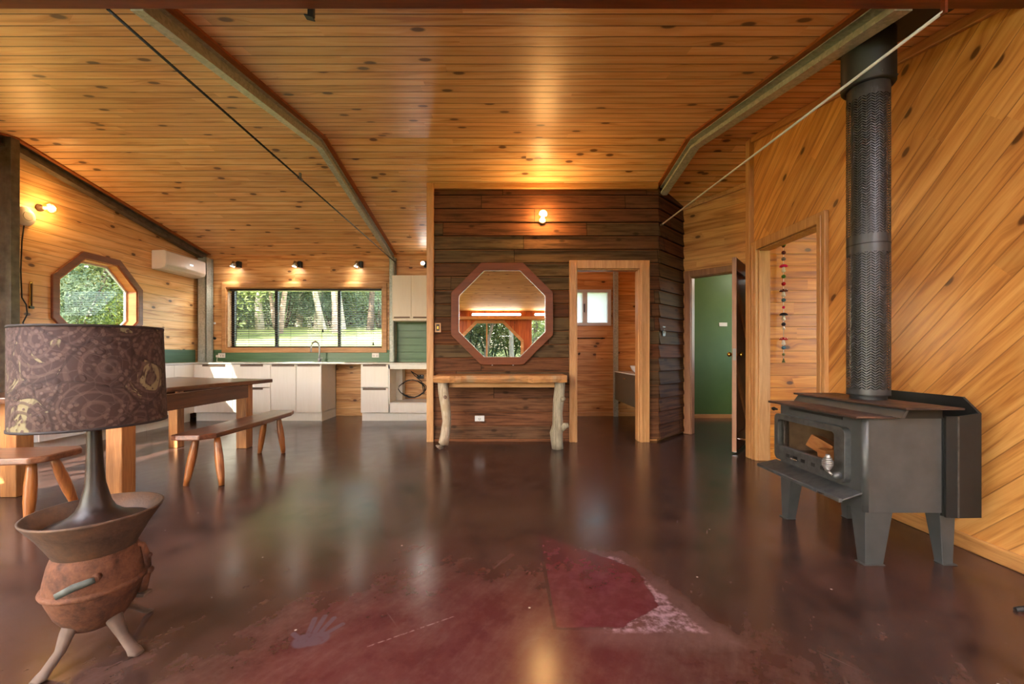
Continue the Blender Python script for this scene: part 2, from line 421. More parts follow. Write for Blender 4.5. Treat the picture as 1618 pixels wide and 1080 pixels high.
def rust():
    n = NT('rusted cast iron'); P = n.coord(); g = n.noise(P, 9, 7, .7, .3); g2 = n.noise(P, 60, 5, .7)
    c = n.ramp(n.math('ADD', n.math('MULTIPLY', g, .7), n.math('MULTIPLY', g2, .3)), [(.34, lin(46,30,23)), (.46, lin(88,55,39)), (.56, lin(112,70,48)), (.68, lin(112,86,70))])
    return n.finish(c, .78, .1, n.bump(g2, .5, .006), .3)
M['rust'] = rust()
M['rust_rim'] = (lambda n: n.finish(n.ramp(n.noise(n.coord(), 9, 7, .7), [(.3, lin(56,41,33)), (.5, lin(92,69,54)), (.7, lin(118,84,60))]), .6, .25, n.bump(n.noise(n.coord(), 60, 5), .3, .005), .4))(NT('brown iron funnel'))
M['rust_leg'] = plain('dusty brown iron', lin(98,78,65), .8, .1, .15, 18, .3)
M['grey_wood'] = plain('grey handle wood', lin(82,84,76), .7, 0, .2, 40, .2)
M['bronze'] = (lambda n: n.finish(n.ramp(n.noise(n.coord(), 14, 5, .6), [(.35, lin(32,22,18)), (.6, lin(46,30,24)), (.8, lin(74,40,26))]), .4, .0, None, .4))(NT('dark bronze lamp base'))

def shade_mat():
    n = NT('brown paisley velvet'); P = n.coord(); x = n.sep(P)
    ang = n.math('ARCTAN2', x[1], x[0])
    uv = n.vec(n.math('MULTIPLY', ang, .2), x[2], 0)
    w = n.n('ShaderNodeTexNoise'); n.put(w.inputs['Vector'], uv); w.inputs['Scale'].default_value = 6
    wc = n.n('ShaderNodeVectorMath', operation='MULTIPLY_ADD'); n.put(wc.inputs[0], w.outputs['Color']); wc.inputs[1].default_value = (.05,.05,.05); n.put(wc.inputs[2], uv)
    uw = wc.outputs[0]
    big = n.vor(uw, 7.0); sel = n.sep(big['Color'])
    e_big = n.vor(uw, 7.0, 'DISTANCE_TO_EDGE')['Distance']
    ringv = n.math('FRACT', n.math('MULTIPLY', big['Distance'], 5.5))
    rings = n.step(n.math('ABSOLUTE', n.math('SUBTRACT', ringv, .5)), .20, .10)
    dots = n.vor(uw, 58)['Distance']; mid = n.vor(uw, 26, 'DISTANCE_TO_EDGE')['Distance']; md = n.vor(uw, 26)['Distance']
    pat = n.math('MULTIPLY', n.step(dots, .48, .26), n.step(n.noise(uw, 9, 3), .42, .5))
    flower = n.math('MULTIPLY', n.step(md, .42, .3), n.math('GREATER_THAN', sel[2], .5))
    line = n.step(e_big, .035, .015)
    tanm = n.math('MULTIPLY', n.step(n.noise(uw, 8, 3, .6, 1.6), .54, .6), n.step(sel[1], .42, .5))
    tan = n.math('MULTIPLY', n.math('MULTIPLY', tanm, n.step(dots, .2, .36)), n.math('SUBTRACT', 1, n.math('MULTIPLY', rings, .8)))
    c = n.mix(n.math('MULTIPLY', rings, .35), lin(66,47,42), lin(104,82,74))
    c = n.mix(n.math('MULTIPLY', pat, .5), c, lin(108,86,78))
    c = n.mix(n.math('MULTIPLY', flower, .35), c, lin(48,32,29))
    c = n.mix(n.math('MULTIPLY', n.step(mid, .05, .02), .25), c, lin(104,84,76))
    c = n.mix(n.math('MULTIPLY', line, .5), c, lin(42,29,26))
    c = n.mix(n.math('MULTIPLY', tan, .75), c, lin(146,134,100))
    h = n.math('ADD', n.math('MULTIPLY', pat, .6), n.math('ADD', flower, n.math('MULTIPLY', tan, -.8)))
    return n.finish(c, .75, 0, n.bump(h, .45, .004), .25)
M['shade'] = shade_mat()
M['shade_trim'] = plain('dark shade edging', lin(44,32,32), .7, 0, .1)
M['shade_in'] = plain('cream shade lining', lin(205,190,160), .7, 0, .02)
M['tabletop'] = grain('dark red brown table timber', 'y', lin(122,78,54), lin(64,36,26), .28, sc=.7, coat=.3)
M['tableleg'] = grain('honey hardwood leg', 'z', lin(198,138,82), lin(142,86,46), .4, sc=.9)
M['apron'] = grain('dark apron timber', 'y', lin(104,62,40), lin(62,34,22), .35, sc=.8)
M['benchseat_x'] = grain('brown bench timber crosswise', 'x', lin(142,92,62), lin(84,48,32), .3, sc=.8, coat=.25)
M['benchseat'] = grain('brown bench timber', 'y', lin(128,78,52), lin(74,40,28), .3, sc=.8, coat=.25)
M['benchleg'] = grain('turned honey leg', 'z', lin(178,108,50), lin(116,62,26), .35, sc=.9, coat=.2)
M['slab'] = grain('rough sawn slab', 'x', lin(206,146,86), lin(128,82,46), .6, sc=.9, bump=.6, extra=lin(150,124,92))
M['driftwood'] = grain('grey bleached log', 'z', lin(206,188,162), lin(132,110,84), .8, sc=1.5, bump=.8, extra=lin(168,146,116))
M['driftwood_b'] = grain('grey green bleached log', 'z', lin(180,166,140), lin(108,96,76), .8, sc=1.5, bump=.8, extra=lin(140,128,106))
M['doorwood'] = grain('dark ledged door timber', 'z', lin(122,78,52), lin(82,48,32), .4, sc=.8)
M['dooredge'] = grain('door edge timber', 'z', lin(170,118,84), lin(132,86,58), .4, sc=.8)
M['firewood'] = grain('split orange firewood', 'y', lin(232,168,108), lin(190,118,64), .7, sc=1.5, bump=.4)
M['firebrick'] = plain('sooty firebrick', lin(150,128,104), .85, 0, .2, 12, .1)
M['vanity'] = plain('grey green vanity', lin(92,90,78), .4, 0, .03)
M['ceramic'] = plain('white ceramic', lin(226,228,232), .12, 0, .01)
M['window_white'] = plain('white window frame', lin(214,218,220), .35, 0, .02)
M['glass'] = glass_mat('window glass', (.97,.985,.975,1), .05)
M['tinted_side'] = glass_mat('tinted side glass', (.5,.52,.51,1), .02)  # tint added to dim the daylight and the view outside
M['tinted'] = glass_mat('tinted window glass', (.95,.96,.95,1), .012)
M['stove_glass'] = glass_mat('smoky stove glass', (.85,.82,.78,1), .06, .02)
M['bulb_glass'] = glass_mat('amber bulb glass', (1,.9,.72,1), .10)
M['mirror'] = (lambda n: n.finish(lin(238,240,238), .0, 1.0))(NT('mirror silver'))
M['mirror_edge'] = plain('bright mirror bevel', lin(214,216,214), .2, .8, .02)
M['filament'] = emis('glowing filament', (1,.62,.25,1), 70)
M['led_spot'] = emis('spot lamp face', (1,.95,.86,1), 50)
M['led_strip'] = emis('led batten diffuser', (1,.96,.9,1), 4)
M['led_dot'] = emis('display light', (.8,.95,1,1), .9)
def frosted(name='frosted glass', k=.95, tr=.0):
    n = NT(name); t = n.n('ShaderNodeBsdfTranslucent'); t.inputs[0].default_value = (k,k,k*1.03,1)
    d = n.n('ShaderNodeBsdfTransparent'); d.inputs[0].default_value = (k,k,k*1.03,1)
    m = n.n('ShaderNodeMixShader'); m.inputs[0].default_value = tr
    n.t.links.new(t.outputs[0], m.inputs[1]); n.t.links.new(d.outputs[0], m.inputs[2]); n.t.links.new(m.outputs[0], n.out.inputs[0])
    return n.m
M['frosted'] = frosted()
M['frosted_grey'] = frosted('grey frosted glass', .6, .3)
def guard_mat():
    n = NT('perforated black flue guard'); P = n.coord(); x = n.sep(P)
    ang = n.math('ARCTAN2', x[1], x[0])
    q = n.math('MULTIPLY', ang, 16/(2*PI)); fr = n.math('FRACT', q)
    zig = n.math('ABSOLUTE', n.math('SUBTRACT', fr, .5))                       # 0 in the middle, .5 at the edges
    inside = n.math('MULTIPLY', n.step(zig, .03, .045), n.step(zig, .47, .455))
    z = n.math('ADD', n.math('MULTIPLY', x[2], 70), n.math('MULTIPLY', zig, 2.2))
    sl = n.math('LESS_THAN', n.math('FRACT', z), .42)
    zz = x[2]
    band = n.math('MULTIPLY', n.math('GREATER_THAN', zz, .075), n.math('LESS_THAN', zz, 1.70))
    seam = n.math('GREATER_THAN', n.math('ABSOLUTE', n.math('SUBTRACT', zz, .885)), .05)
    hole = n.math('MULTIPLY', n.math('MULTIPLY', inside, sl), n.math('MULTIPLY', band, seam))
    p = n.n('ShaderNodeBsdfPrincipled'); p.inputs['Base Color'].default_value = lin(66,66,67); p.inputs['Roughness'].default_value = .42; p.inputs['Metallic'].default_value = .4
    t = n.n('ShaderNodeBsdfTransparent'); m = n.n('ShaderNodeMixShader')
    n.put(m.inputs[0], hole); n.t.links.new(p.outputs[0], m.inputs[1]); n.t.links.new(t.outputs[0], m.inputs[2]); n.t.links.new(m.outputs[0], n.out.inputs[0])
    return n.m
M['guard'] = guard_mat()

# ------------------------------------------------------------------ room shell
def rect(u0, u1, v0, v1): return [(u0,v0),(u1,v0),(u1,v1),(u0,v1)]
RID_Y, RID_Z, SL = 4.19, 3.19, .188
def ceil_z(y): return RID_Z-SL*abs(y-RID_Y)
XL, XR, YK = -5.05, 2.45, 7.0
TOP = 3.35

struct(MB().box(-5.25, 4.8, -3.2, 7.2, -.12, 0), 'floor', M['floor'])
cl = MB()
cl.prism([(-5.25, 7.2, ceil_z(7.2)), (-5.25, RID_Y, RID_Z), (-5.25, 1.95, ceil_z(1.95)), (-5.25, 1.95, ceil_z(1.95)+.12), (-5.25, RID_Y, RID_Z+.12), (-5.25, 7.2, ceil_z(7.2)+.12)], (10.05, 0, 0))
struct(cl, 'ceiling', M['ceil'])
def rear_z(y): return 2.32+(y+3.2)*.40/5.15
struct(MB().holed(rect(-5.25, 4.8, -3.2, 1.95), [rect(-4.5, -1.9, -2.2, .9), rect(1.35, 2.35, -2.2, .9)], lambda u, v, w: (u, v, rear_z(v)+w), .1), 'ceiling_rear', M['ceil_rear'])  # both roof openings added for daylight

def octagon(cu, cv, half):
    k = half*math.tan(PI/8)
    return [(cu-k,cv-half),(cu+k,cv-half),(cu+half,cv-k),(cu+half,cv+k),(cu+k,cv+half),(cu-k,cv+half),(cu-half,cv+k),(cu-half,cv-k)]

# left wall: octagonal window, a long side window, unseen side glazing added for daylight
OC = (5.24, 1.672)
wl = MB().holed(rect(-3.2, 7.2, 0, TOP), [octagon(OC[0], OC[1], .505), rect(.6, 3.55, .95, 2.05), rect(-2.7, 0.1, .05, 2.1)], lambda u, v, w: (XL-w, u, v), .16)
struct(wl, 'wall_left', M['pine_y'])
# kitchen wall with window and bathroom window
wk = MB().holed(rect(-5.2, 4.8, 0, TOP), [rect(-4.645, -2.055, 1.12, 2.135), rect(.80, 1.74, 1.50, 2.10)], lambda u, v, w: (u, YK+w, v), .16)
struct(wk, 'wall_back', M['pine'])
# rear wall behind the viewer, octagonal window, side openings added for daylight
REAR = -3.0
wr = MB().holed(rect(-5.2, 4.8, 0, 2.5), [octagon(-.5, 1.02, .95), rect(-4.9, -1.75, .05, 2.1), rect(.75, 2.35, .05, 2.1)], lambda u, v, w: (u, REAR-w, v), .15)
struct(wr, 'wall_rear', M['red_vert'])
# right wall, diagonal boards, doorway
wrt = MB().holed(rect(-3.1, 4.17, -.08, TOP), [rect(3.27, 4.09, -.04, 2.05), rect(-2.7, -.2, .05, 2.1)], lambda u, v, w: (XR+w, u, v), .10)
struct(wrt, 'wall_right', M['diag'])
# room beyond the right doorway
struct(MB().box(2.552, 4.7, 4.085, 4.17, 0, TOP), 'wall_side_room', M['pine_orange'])
struct(MB().holed(rect(-3.1, 7.1, 0, TOP), [rect(1.2, 3.6, .8, 2.2), rect(5.0, 6.4, 1.0, 2.1)], lambda u, v, w: (4.6+w, u, v), .12), 'wall_outer_right', M['pine_y'])
# dark partition: sheet + lapped boards on the front
DY = 4.97
CX1 = 1.79
E1 = (2.31, 5.49)
pt = MB().holed(rect(-.93, CX1, -.08, TOP), [rect(.82, 1.575, -.04, 2.04)], lambda u, v, w: (u, DY+.03+w, v), .09)
struct(pt, 'wall_partition', M['pine'])
def lapped(mb, p0, p1, z0, z1, nrm):
    """one weatherboard between two plan points; thicker at its foot"""
    a = Vector((p0[0], p0[1], 0)); b = Vector((p1[0], p1[1], 0)); nn = Vector((nrm[0], nrm[1], 0))
    lo = .036; hi = .006
    mb.hexa([a+Vector((0,0,z0))+nn*lo, b+Vector((0,0,z0))+nn*lo, b+Vector((0,0,z0)), a+Vector((0,0,z0)),
             a+Vector((0,0,z1))+nn*hi, b+Vector((0,0,z1))+nn*hi, b+Vector((0,0,z1)), a+Vector((0,0,z1))])
cb = MB(); z = .03
cb.box(-.86, .745, DY-.002, DY+.03, 0, .03)
while z < 2.99:
    z1 = min(z+.16, 2.99)
    def piece(x0, x1): lapped(cb, (x0, DY+.03), (x1, DY+.03), z, z1, (0,-1))
    if z1 <= 2.13: piece(-.86, .745); piece(1.68, CX1+.012)
    elif z < 2.13:
        piece(-.86, .745); piece(1.68, CX1+.012)
        lapped(cb, (.745, DY+.03), (1.68, DY+.03), 2.13, z1, (0,-1))
    else: piece(-.86, CX1+.012)
    z = z1
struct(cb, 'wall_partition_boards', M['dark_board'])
c45 = MB(); z = .03; nq = (.7071, -.7071)
while z < 3.02:
    z1 = min(z+.16, 3.05)
    lapped(c45, (CX1+.01, DY+.03), (E1[0]+.02, E1[1]+.05), z, z1, nq)
    z = z1
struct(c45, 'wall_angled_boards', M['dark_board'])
struct(MB().prism([(CX1, DY+.03, 0), (E1[0]+.02, E1[1]+.05, 0), (E1[0]-.05, E1[1]+.12, 0), (CX1-.07, DY+.10, 0)], (0, 0, TOP)), 'wall_angled', M['pine_45'])
struct(MB().box(-.93, -.83, DY+.12, YK, 0, TOP), 'wall_kitchen_side', M['pine_y'])
struct(MB().box(2.27, 2.33, 5.6, YK, 0, TOP), 'wall_bathroom_right', M['pine_y'])
# the angled wall with the green room door
D0 = Vector((E1[0], E1[1], 0)); DD = Vector((.7071, -.7071, 0)); DN = Vector((.7071, .7071, 0))
def dw(u, v, w): return D0+DD*u+DN*w+Vector((0,0,v))
struct(MB().holed(rect(0, .98, -.08, TOP), [rect(.10, .80, -.04, 2.03)], dw, .09), 'wall_angled_door', M['pine_45'])
struct(MB().prism([(2.46, 4.165, 0), (2.56, 4.165, 0), (3.06, 4.82, 0), (2.98, 4.88, 0)], (0,0,TOP)), 'wall_return', M['pine_y'])
struct(MB().box(2.34, 4.6, 6.78, 6.84, 0, TOP), 'wall_green', M['green_flat'])
struct(MB().box(2.34, 4.6, 6.765, 6.78, 0, .062), 'baseboard_green', M['trim_x'])

# --- trims
def trim(mb, name, mat='trim', bevel=.006): return struct(mb, name, M[mat], None, bevel)
trim(MB().box(-.936, -.855, DY-.035, DY+.12, 0, 3.04), 'trim_1')
trim(MB().box(-.855, CX1-.0, DY-.02, DY+.03, 2.985, 3.045), 'trim_2', 'trim_x')
# bathroom doorway architrave with lining
t3 = MB()
t3.box(.742, .832, DY-.04, DY+.03, 0, 2.132); t3.box(1.565, 1.682, DY-.04, DY+.03, 0, 2.132); t3.box(.832, 1.565, DY-.04, DY+.03, 2.035, 2.132)
t3.box(.75, .756, DY-.05, DY-.04, 0, 2.125); t3.box(1.668, 1.674, DY-.05, DY-.04, 0, 2.125); t3.box(.80, .822, DY-.052, DY-.04, 0, 2.10); t3.box(1.575, 1.60, DY-.052, DY-.04, 0, 2.10)
trim(t3, 'trim_3')
t3b = MB(); t3b.box(.822, .838, DY+.0, DY+.125, 0, 2.04); t3b.box(1.558, 1.574, DY+.0, DY+.125, 0, 2.04); t3b.box(.838, 1.558, DY, DY+.125, 2.024, 2.04)
trim(t3b, 'trim_4')
# right doorway architrave
t5 = MB()
t5.box(XR-.035, XR, 4.08, 4.165, 0, 2.13); t5.box(XR-.035, XR, 3.195, 3.28, 0, 2.13); t5.box(XR-.035, XR, 3.28, 4.08, 2.045, 2.13)
t5.box(XR-.045, XR-.034, 4.115, 4.135, 0, 2.10); t5.box(XR-.045, XR-.034, 3.225, 3.24, 0, 2.10)
trim(t5, 'trim_5')
t5b = MB(); t5b.box(XR-.005, XR+.105, 4.07, 4.088, 0, 2.05); t5b.box(XR-.005, XR+.105, 3.272, 3.288, 0, 2.05); t5b.box(XR-.005, XR+.105, 3.288, 4.07, 2.034, 2.05)
trim(t5b, 'trim_6')
trim(MB().box(XR-.045, XR+.02, 4.165, 4.235, 0, 3.16), 'trim_7')
# ceiling bead on the right wall and over the angled wall
trim(MB().prism([(XR-.03, 4.17, ceil_z(4.17)), (XR-.03, 1.96, ceil_z(1.96)), (XR-.03, 1.96, ceil_z(1.96)-.062), (XR-.03, 4.17, ceil_z(4.17)-.062)], (.032, 0, 0)), 'trim_8', 'trim_y')
a0, a1 = dw(.0, 0, -.03), dw(.9, 0, -.03)
trim(MB().hexa([a0+Vector((0,0,ceil_z(a0.y)-.055)), a1+Vector((0,0,ceil_z(a1.y)-.055)), a1+DN*.04+Vector((0,0,ceil_z(a1.y)-.055)), a0+DN*.04+Vector((0,0,ceil_z(a0.y)-.055)),
                a0+Vector((0,0,ceil_z(a0.y))), a1+Vector((0,0,ceil_z(a1.y))), a1+DN*.04+Vector((0,0,ceil_z(a1.y))), a0+DN*.04+Vector((0,0,ceil_z(a0.y)))]), 'trim_9', 'trim_x')
# angled door architrave
t10 = MB()
def dbox(mb, u0, u1, v0, v1, w0, w1):
    mb.hexa([dw(u0,v0,w0), dw(u1,v0,w0), dw(u1,v0,w1), dw(u0,v0,w1), dw(u0,v1,w0), dw(u1,v1,w0), dw(u1,v1,w1), dw(u0,v1,w1)])
dbox(t10, .02, .10, 0, 2.10, -.03, .002); dbox(t10, .80, .88, 0, 2.10, -.03, .002); dbox(t10, .10, .80, 2.02, 2.10, -.03, .002)
dbox(t10, .092, .108, 0, 2.03, -.004, .095); dbox(t10, .792, .808, 0, 2.03, -.004, .095); dbox(t10, .108, .792, 2.012, 2.03, -.004, .095)
trim(t10, 'trim_10', 'dooredge')
struct(MB().box(XR-.022, XR, 2.0-5.0, 3.195, 0, .082), 'baseboard_right', M['trim_y'], None, .008)
struct(MB().box(.85, 2.26, YK-.018, YK, 0, .06), 'baseboard_bathroom', M['trim_x'])

# --- header and steel frame
struct(MB().box(-5.05, XR, 1.72, 2.0, 2.673, 2.87), 'beam_header', M['red_beam'], None, .006)
def rafter(name, edge_near, edge_ridge, edge_far, wdt, side, yfar, pack, mat='galv'):
    """C section steel rafter following both roof slopes; side=+1 lies to the left of the edge"""
    pts = [(edge_near, 2.0), (edge_ridge, RID_Y), (edge_far, yfar)]
    mb = MB(); mp = MB()
    for (xa, ya), (xb, yb) in zip(pts, pts[1:]):
        def P(x, y, d): return (x, y, ceil_z(y)-d)
        def slab(x0o, x1o, d0, d1, m):
            m.hexa([P(xa+x0o, ya, d1), P(xa+x1o, ya, d1), P(xb+x1o, yb, d1), P(xb+x0o, yb, d1), P(xa+x0o, ya, d0), P(xa+x1o, ya, d0), P(xb+x1o, yb, d0), P(xb+x0o, yb, d0)])
        s = -side
        slab(min(0, s*wdt), max(0, s*wdt), .098, .110, mb)                      # bottom flange
        slab(min(0, s*wdt), max(0, s*wdt), .016, .024, mb)                      # top flange
        web = s*.03 if pack else s*(wdt-.012)
        slab(min(web, web+s*.010), max(web, web+s*.010), .02, .10, mb)
        slab(min(0, s*.005), max(0, s*.005), .085, .10, mb)                      # lip
        slab(min(-s*.045, s*(wdt+.03)), max(-s*.045, s*(wdt+.03)), -.002, .018, mp)
    o = struct(mb, name, M[mat])
    p = mp.build('packing_strip', M['pack'], o)
    return o
rafter('beam_left_rafter', -1.725, -1.83, -1.845, .062, 1, 6.93, True)
rafter('beam_right_rafter', 1.845, 1.835, 1.83, .085, -1, 5.02, False)
rafter('beam_wall_rafter', -4.90, -4.91, -4.91, .09, 1, 6.93, True, 'galv_dark')
def column(name, x0, x1, y0, y1, z0, z1):
    mb = MB(); mb.box(x0, x1, y0, y0+.006, z0, z1); mb.box(x0, x0+.006, y0, y1, z0, z1); mb.box(x0, x1, y1-.006, y1, z0, z1)
    mb.box(x1-.006, x1, y0, y0+.022, z0, z1); mb.box(x1-.006, x1, y1-.022, y1, z0, z1); mb.box(x1-.02, x1-.012, y0, y1, z0, z1)
    return struct(mb, name, M['galv'])
column('column_kitchen', -1.905, -1.825, 6.85, 6.99, .90, 2.62)
column('column_corner', -5.0, -4.86, 6.82, 6.98, .90, 2.60)
col = MB().box(-5.02, -4.852, 4.12, 4.19, 0, 3.16); col.box(-4.90, -4.846, 4.116, 4.194, 0, 3.16)
struct(col, 'column_ridge', M['galv_dark'], None, .003)
struct(MB().box(1.775, 1.845, 6.93, 6.995, 0, 2.62), 'column_bathroom', M['galv'])

# --- octagonal window in the left wall
w1 = bpy.data.objects.new('window_1', None); COL.objects.link(w1); w1.location = (XL, OC[0], OC[1]); w1['kind'] = 'structure'
fn = lambda u, v, w: (XL+.03-w, u, v)
MB().holed(octagon(OC[0], OC[1], .58), [octagon(OC[0], OC[1], .505)], fn, .03).build('window_frame', M['octo_frame'], w1, .006)
MB().holed(octagon(OC[0], OC[1], .51), [octagon(OC[0], OC[1], .488)], lambda u, v, w: (XL+.012-w, u, v), .17).build('reveal', M['octo_reveal'], w1)
MB().holed(octagon(OC[0], OC[1], .49), [octagon(OC[0], OC[1], .465)], lambda u, v, w: (XL-.11-w, u, v), .03).build('sash', M['window_white'], w1)
MB().holed(octagon(OC[0], OC[1], .47), [], lambda u, v, w: (XL-.122-w, u, v), .004).build('pane', M['tinted_side'], w1)
# --- kitchen window
w2 = bpy.data.objects.new('window_2', None); COL.objects.link(w2); w2.location = (-3.35, YK, 1.1); w2['kind'] = 'structure'
fk = lambda u, v, w: (u, YK-.03+w, v)
MB().holed(rect(-4.72, -1.98, 1.052, 2.21), [rect(-4.645, -2.055, 1.125, 2.132)], fk, .03).build('window_frame', M['trim_x'], w2, .008)
MB().holed(rect(-4.65, -2.05, 1.115, 2.14), [rect(-4.628, -2.072, 1.137, 2.118)], lambda u, v, w: (u, YK-.01+w, v), .17).build('reveal', M['trim_x'], w2)
alu = MB().holed(rect(-4.628, -2.072, 1.137, 2.118), [rect(-4.585, -3.905, 1.165, 2.09), rect(-3.855, -2.845, 1.165, 2.09), rect(-2.80, -2.105, 1.165, 2.09)], lambda u, v, w: (u, YK+.10+w, v), .045)
alu.build('sash', M['black_alu'], w2)
MB().box(-4.60, -2.10, YK+.12, YK+.124, 1.15, 2.10).build('pane', M['tinted'], w2)
# --- bathroom window
w3 = bpy.data.objects.new('window_3', None); COL.objects.link(w3); w3.location = (1.27, YK, 1.5); w3['kind'] = 'structure'
MB().holed(rect(.80, 1.74, 1.50, 2.10), [rect(.85, 1.265, 1.55, 2.05), rect(1.345, 1.68, 1.55, 2.05)], lambda u, v, w: (u, YK-.02+w, v), .08).build('window_frame', M['window_white'], w3, .004)
MB().box(.82, 1.72, YK+.02, YK+.026, 1.52, 2.08).build('pane', M['frosted_grey'], w3)
MB().box(1.285, 1.30, YK-.04, YK-.02, 1.72, 1.86).build('latch', M['black'], w3)
MB().box(.78, 1.76, YK-.02, YK, 2.10, 2.165).build('head_trim', M['trim_x'], w3)
# --- rear octagon and side window, plus unseen glazing added for daylight
for k, cx in enumerate((-.5,)):
    w = bpy.data.objects.new('window_%d' % (4+k), None); COL.objects.link(w); w.location = (cx, REAR, 1.02); w['kind'] = 'structure'
    MB().holed(octagon(cx, 1.02, 1.03), [octagon(cx, 1.02, .94)], lambda u, v, w_: (u, REAR+.03-w_, v), .03).build('window_frame', M['trim_x'], w)
    b = MB(); b.box(cx-.12, cx-.08, REAR-.09, REAR-.04, .08, 1.96); b.box(cx-.94, cx+.94, REAR-.09, REAR-.04, .62, .66)
    b.build('glazing_bar', M['trim'], w)
    MB().holed(octagon(cx, 1.02, .95), [], lambda u, v, w_: (u, REAR-.06-w_, v), .004).build('pane', M['tinted_side'], w)
def side_window(n, x, y0, y1, z0, z1, bars):
    w = bpy.data.objects.new('window_%d' % n, None); COL.objects.link(w); w.location = (x, (y0+y1)/2, z0); w['kind'] = 'structure'
    hs = []; step = (y1-y0)/bars
    for i in range(bars): hs.append(rect(y0+i*step+.03, y0+(i+1)*step-.03, z0+.05, z1-.05))
    MB().holed(rect(y0, y1, z0, z1), hs, lambda u, v, w_: (x-.03+w_, u, v), .06).build('window_frame', M['trim_y'], w)
    MB().box(x-.002, x+.002, y0+.02, y1-.02, z0+.02, z1-.02).build('pane', M['glass'], w)
side_window(6, XL-.08, .6, 3.55, .95, 2.05, 3)
def added_rear_glazing(n, x0, x1):
    w = bpy.data.objects.new('window_%d' % n, None); COL.objects.link(w); w.location = ((x0+x1)/2, REAR, .05); w['kind'] = 'structure'
    k = max(2, round((x1-x0)/.9)); st = (x1-x0)/k
    MB().holed(rect(x0, x1, .05, 2.1), [rect(x0+i*st+.035, x0+(i+1)*st-.035, .10, 2.05) for i in range(k)], lambda u, v, w_: (u, REAR-.03-w_, v), .05).build('window_frame', M['trim'], w)
    MB().box(x0+.02, x1-.02, REAR-.057, REAR-.053, .07, 2.08).build('pane', M['glass'], w)
added_rear_glazing(5, -4.9, -1.75); added_rear_glazing(11, .75, 2.35)  # unseen clear glazing, added to bring in more daylight
side_window(7, XL-.08, -2.7, .1, .05, 2.1, 3)  # left glass door out of view, added for daylight
side_window(8, XR+.05, -2.7, -.2, .05, 2.1, 3)  # right glass door out of view, added for daylight
side_window(9, 4.66, 1.2, 3.6, .8, 2.2, 2)  # unseen window added to light the side room
side_window(10, 4.66, 5.0, 6.4, 1.0, 2.1, 2)  # unseen window added to light the green room

sl_ = bpy.data.objects.new('window_12', None); COL.objects.link(sl_); sl_.location = (-3.2, -.6, 2.6); sl_['kind'] = 'structure'  # unseen diffusing roof panels, added as a soft daylight source
for x0, x1 in ((-4.55, -1.85), (1.3, 2.40)):
    MB().holed(rect(x0, x1, -2.25, .95), [], lambda u, v, w: (u, v, rear_z(v)+.10+w), .004).build('added_roof_panel', M['frosted'], sl_)
# splashbacks
sp = MB().box(-4.86, -1.905, YK-.012, YK, .90, 1.098); sp.box(-1.82, -.94, YK-.012, YK, .90, 1.56)
struct(sp, 'wall_splashback', M['green'])
struct(MB().box(XL, XL+.012, 4.3, 6.82, .90, 1.098), 'wall_splashback_left', M['green_y'])

# open door of the green room (ledged and braced, stands open towards the viewer)
hin = Vector((2.80, 4.90, 0)); tip = Vector((2.36, 4.36, 0))
dv = (tip-hin).normalized(); L = (tip-hin).length; pn = Vector((-dv.y, dv.x, 0))      # normal on the braced side
if pn.x < 0: pn = -pn
d1 = bpy.data.objects.new('door_1', None); COL.objects.link(d1); d1.location = hin; d1['kind'] = 'structure'
def lf(mb, u0, u1, z0, z1, w0, w1, z0b=None, z1b=None):
    z0b = z0 if z0b is None else z0b; z1b = z1 if z1b is None else z1b
    f = lambda u, z, w: hin+dv*u+pn*w+Vector((0,0,z))
    mb.hexa([f(u0,z0,w0), f(u1,z0b,w0), f(u1,z0b,w1), f(u0,z0,w1), f(u0,z1,w0), f(u1,z1b,w0), f(u1,z1b,w1), f(u0,z1,w1)])
m = MB(); lf(m, 0, L, .02, 2.035, -.018, 0); m.build('door_panel', M['doorwood'], d1)
m = MB(); lf(m, L-.006, L+.004, .02, 2.035, -.019, .022); m.build('door_edge', M['dooredge'], d1)
m = MB()
for z0, z1 in ((.04,.20), (.98,1.13), (1.9,2.03)): lf(m, .02, L-.006, z0, z1, 0, .022)
m.build('ledge', M['doorwood'], d1)
m = MB(); lf(m, .02, L-.01, .22, .34, 0, .02, .86, .98); m.build('brace', M['dooredge'], d1)
m = MB(); lf(m, .02, L-.01, 1.15, 1.27, 0, .02, 1.74, 1.86); m.build('brace', M['dooredge'], d1)
kz = 1.03
for s in (1, -1):
    a = hin+dv*(L-.06)+Vector((0,0,kz)); e = a+pn*(.075*s)
    h = MB().tube([a, a+pn*.03*s, a+pn*.045*s, a+pn*.06*s, e], [.012,.009,.022,.026,.014], 14).build('door_knob', M['brass'], d1)
m = MB(); lf(m, L+.003, L+.007, .97, 1.09, -.012, .018); m.build('lock_plate', M['plate_grey'], d1)
m = MB(); a = hin+dv*(L-.03)+pn*.022+Vector((0,0,.155)); m.tube([a, a+pn*.012, a+pn*.10], [.016,.008,.009], 10); m.ball(a+pn*.105, .013)
m.build('door_stop', M['chrome'], d1)
m = MB(); lf(m, .05, L+.0, .018, .03, -.02, .024); m.build('weather_strip', M['steel'], d1)

